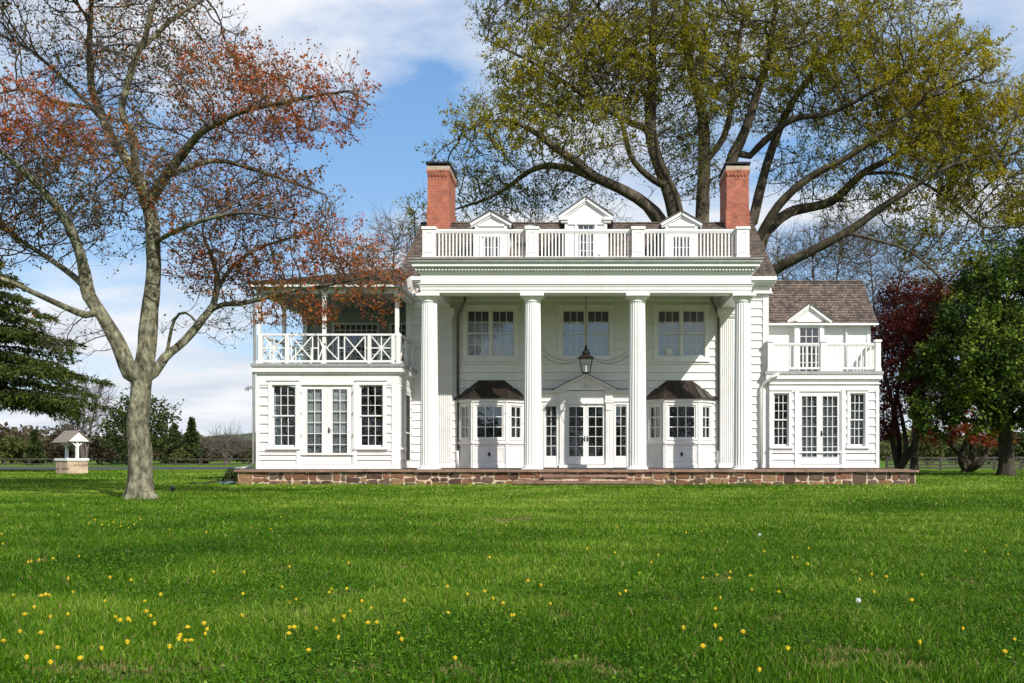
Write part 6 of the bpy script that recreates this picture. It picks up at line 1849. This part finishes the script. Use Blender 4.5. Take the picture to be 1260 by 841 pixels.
fence('weathered dark rail fence running behind the trees on the right', 18.5, 40, 60, .80, 1.65, 4)
fence('thin dark post and rail fence along the far field edge', -62, -30, 96, .62, 2.4, 2)

# landscape light, fallen stick, hose reel box
e_ = empty('landscape_light', tuple(G(212, 611))); tag(e_, 'tiny black landscape spotlight on a stake right of the maple trunk', 'light')
o_ = G(212, 611); q = MB(); q.tube([(o_.x, o_.y, -0.02), (o_.x, o_.y, .12)], .012, 6); q.build('stake', M_black, e_)
q = MB(); q.tube([(o_.x-.03, o_.y, .12), (o_.x+.03, o_.y+.02, .20)], [.04, .055], 10); q.build('lamp_head', M_black, e_)
st = MB(); a = G(248, 597)
for (p, q_, r0) in (((0, 0, .03), (.5, .3, .12), .035), ((.5, .3, .12), (.75, .2, .52), .03), ((.5, .3, .12), (1.0, .6, .1), .03), ((-.5, .2, .04), (0, 0, .03), .025), ((.7, .25, .4), (.95, .4, .36), .02)):
    st.tube([a+Vector(p), a+(Vector(p)+Vector(q_))/2+Vector((.03, 0, .02)), a+Vector(q_)], [r0, r0*.8, r0*.5], 6)
tag(st.build('fallen_branch', M_bark_dark, smooth=True), 'broken dead branch lying on the grass near the left end of the terrace', 'branch')
e_ = empty('meter_box', (X(283, 29.9), 29.9, 0)); tag(e_, 'flat blue grey utility cover on the grass left of the terrace', 'utility cover')
q = MB(); xb = X(283, 29.9); q.box(xb-.25, xb+.25, 29.7, 30.1, -.05, .07); q.box(xb-.22, xb+.22, 29.73, 30.07, .07, .09); q.build('box', noise_mat('bluegrey_plastic', [(.3, (.10, .16, .17)), (.7, (.15, .22, .23))], 5, .5), e_)
bush('shrub', 'little green shrub tucked against the left end of the stone terrace', 'shrub', 288, 574, 30.4, 22, leaf_dgreen, 1200, .06, trunk=True)

# dandelions
M_dand = noise_mat('dandelion_yellow', [(.3, (.74, .50, .006)), (.7, (.88, .68, .02))], 60, .6)
M_stem = noise_mat('dandelion_stem', [(.3, (.07, .12, .03)), (.7, (.12, .16, .05))], 20, .6)
def dandelion_head():
    q = MB(); R = .019
    for ringi, (r0, r1, z, n) in enumerate(((.004, R, .000, 22), (.003, R*.82, .004, 18), (.002, R*.58, .007, 13), (.001, R*.34, .009, 8))):
        for k in range(n):
            a = 2*math.pi*(k+.5*ringi)/n + random.uniform(-.1, .1); w = .10+.06*ringi
            rr = r1*random.uniform(.85, 1.1); zz = z+random.uniform(0, .004)
            q.face([(r0*math.cos(a), r0*math.sin(a), z*.6), (rr*.7*math.cos(a-w), rr*.7*math.sin(a-w), zz+.003), (rr*math.cos(a), rr*math.sin(a), zz), (rr*.7*math.cos(a+w), rr*.7*math.sin(a+w), zz+.003)])
    q.lathe((0, 0, 0), [(.004, -.010), (.009, -.004), (.010, .001)], 10)
    return q
dpx = []
z7 = [(10,410),(52,388),(99,392),(122,355),(132,428),(125,468),(165,347),(252,317),(244,433),(308,420),(282,352),(284,366),(304,362),(317,362),(349,316),(355,342),(375,372),(406,431),(429,412),(437,401),(451,409),(464,409),(455,377),(498,373),(495,394),(500,384),(587,301),(591,352),(658,336),(697,392),(705,379),(716,379),(802,295),(799,286),(838,288),(809,365),(834,358),(853,341),(889,370),(910,369),(878,319),(964,391),(974,412),(975,318),(816,408),(762,381),(702,319),(714,309),(685,280),(1083,283),(1084,342),(1104,453),(1174,295),(1196,311),(1216,319),(1187,212),(1242,350),(285,93),(1000,100),(1014,81),(410,142),(500,150),(654,141),(682,112),(128,214),(190,206),(270,260),(316,266),(515,246),(590,248),(844,224),(95,304),(110,302),(121,300),(176,294),(83,333),(54,346),(65,222),(75,219),(92,218),(166,264),(700,233),(748,435),(215,128),(245,130),(262,131),(290,134),(310,137),(326,130),(340,118),(230,120),(275,125),(5,152),(9,178),(60,458),(30,300),(193,456),(365,350),(385,303),(898,332),(1130,300)]
z8 = [(268,199),(371,205),(330,247),(357,221),(282,297),(293,294),(88,279),(60,270),(112,322),(545,244),(519,250),(482,258),(528,311),(508,335),(516,380),(518,410),(435,384),(601,286),(668,296),(596,254),(737,189),(710,208),(699,211),(686,434),(616,485),(892,253),(929,258),(985,316),(895,296),(1111,383),(1238,407),(1217,438),(1222,202),(1216,181),(1165,196),(1013,252),(1118,194),(923,65),(876,72),(441,151),(352,128),(5,132),(586,393),(478,146),(487,430),(630,196),(738,228),(1010,420),(860,262),(548,262),(22,348),(275,135),(240,80),(205,190)]
for (a, b) in z7: dpx.append((a*.50794, 580+b*.50778))
for (a, b) in z8: dpx.append((620+a*.50794, 580+b*.50778))
first = None
for k, (px, py) in enumerate(dpx):
    c = G(px, py, .042)
    hgt = .042*random.uniform(.85, 1.15)
    if first is None:
        root = empty('dandelion', (c.x, c.y, 0)); base_xy = (c.x, c.y)
        tag(root, 'yellow dandelion flower blooming low in the mown lawn', 'dandelion', 'dandelions in the lawn')
        h_ = dandelion_head(); fl_ = h_.build('flower', M_dand); fl_.parent = root; fl_.location = (.008, 0, .058)
        s_ = MB(); s_.tube([(0, 0, -.01), (.002, .001, .025), (.008, 0, .05)], [.0025, .0022, .002], 6); sm = s_.build('stem', M_stem); sm.parent = root
        first = root
    else:
        root = copy_tree(first); root.location = (c.x, c.y, 0)
    s = random.uniform(.55, .9)*(1.0 if c.y < 12 else 1.25)
    root.scale = (s, s, hgt/.055); root.rotation_euler = (random.uniform(-.1, .15), random.uniform(-.12, .12), random.uniform(0, 6.28))
# seed heads
def seed(px, py, lab):
    c = G(px, py, .10); r_ = empty('dandelion_clock', (c.x, c.y, 0)); tag(r_, lab, 'dandelion')
    s_ = MB(); s_.tube([(c.x, c.y, -.01), (c.x+.005, c.y, .085)], [.003, .0025], 6); s_.build('stem', M_stem, r_)
    q = MB()
    for k in range(80):
        z = 1-2*(k+.5)/80; a = k*2.39996; rr = math.sqrt(1-z*z); d = Vector((rr*math.cos(a), rr*math.sin(a), z))
        b = Vector((c.x+.005, c.y, .10)); t = b+d*.014; u = d.orthogonal().normalized(); v = d.cross(u)
        q.face([b+d*.003-u*.0006, b+d*.003+u*.0006, t+u*.0006, t-u*.0006])
        for s in (u, v, (u+v)*.7, (u-v)*.7): q.face([t-s*.004, t+v*.0005, t+s*.004, t-v*.0005])
    q.build('seed_head', M_white2, r_)
seed(1055, 739, 'white dandelion seed head standing in the right foreground lawn')
seed(934, 658, 'white dandelion seed head farther back in the right half of the lawn')

# keep the scene tidy
for o in list(SC.objects):
    if o.type == 'MESH' and o.data.users == 0: bpy.data.objects.remove(o)
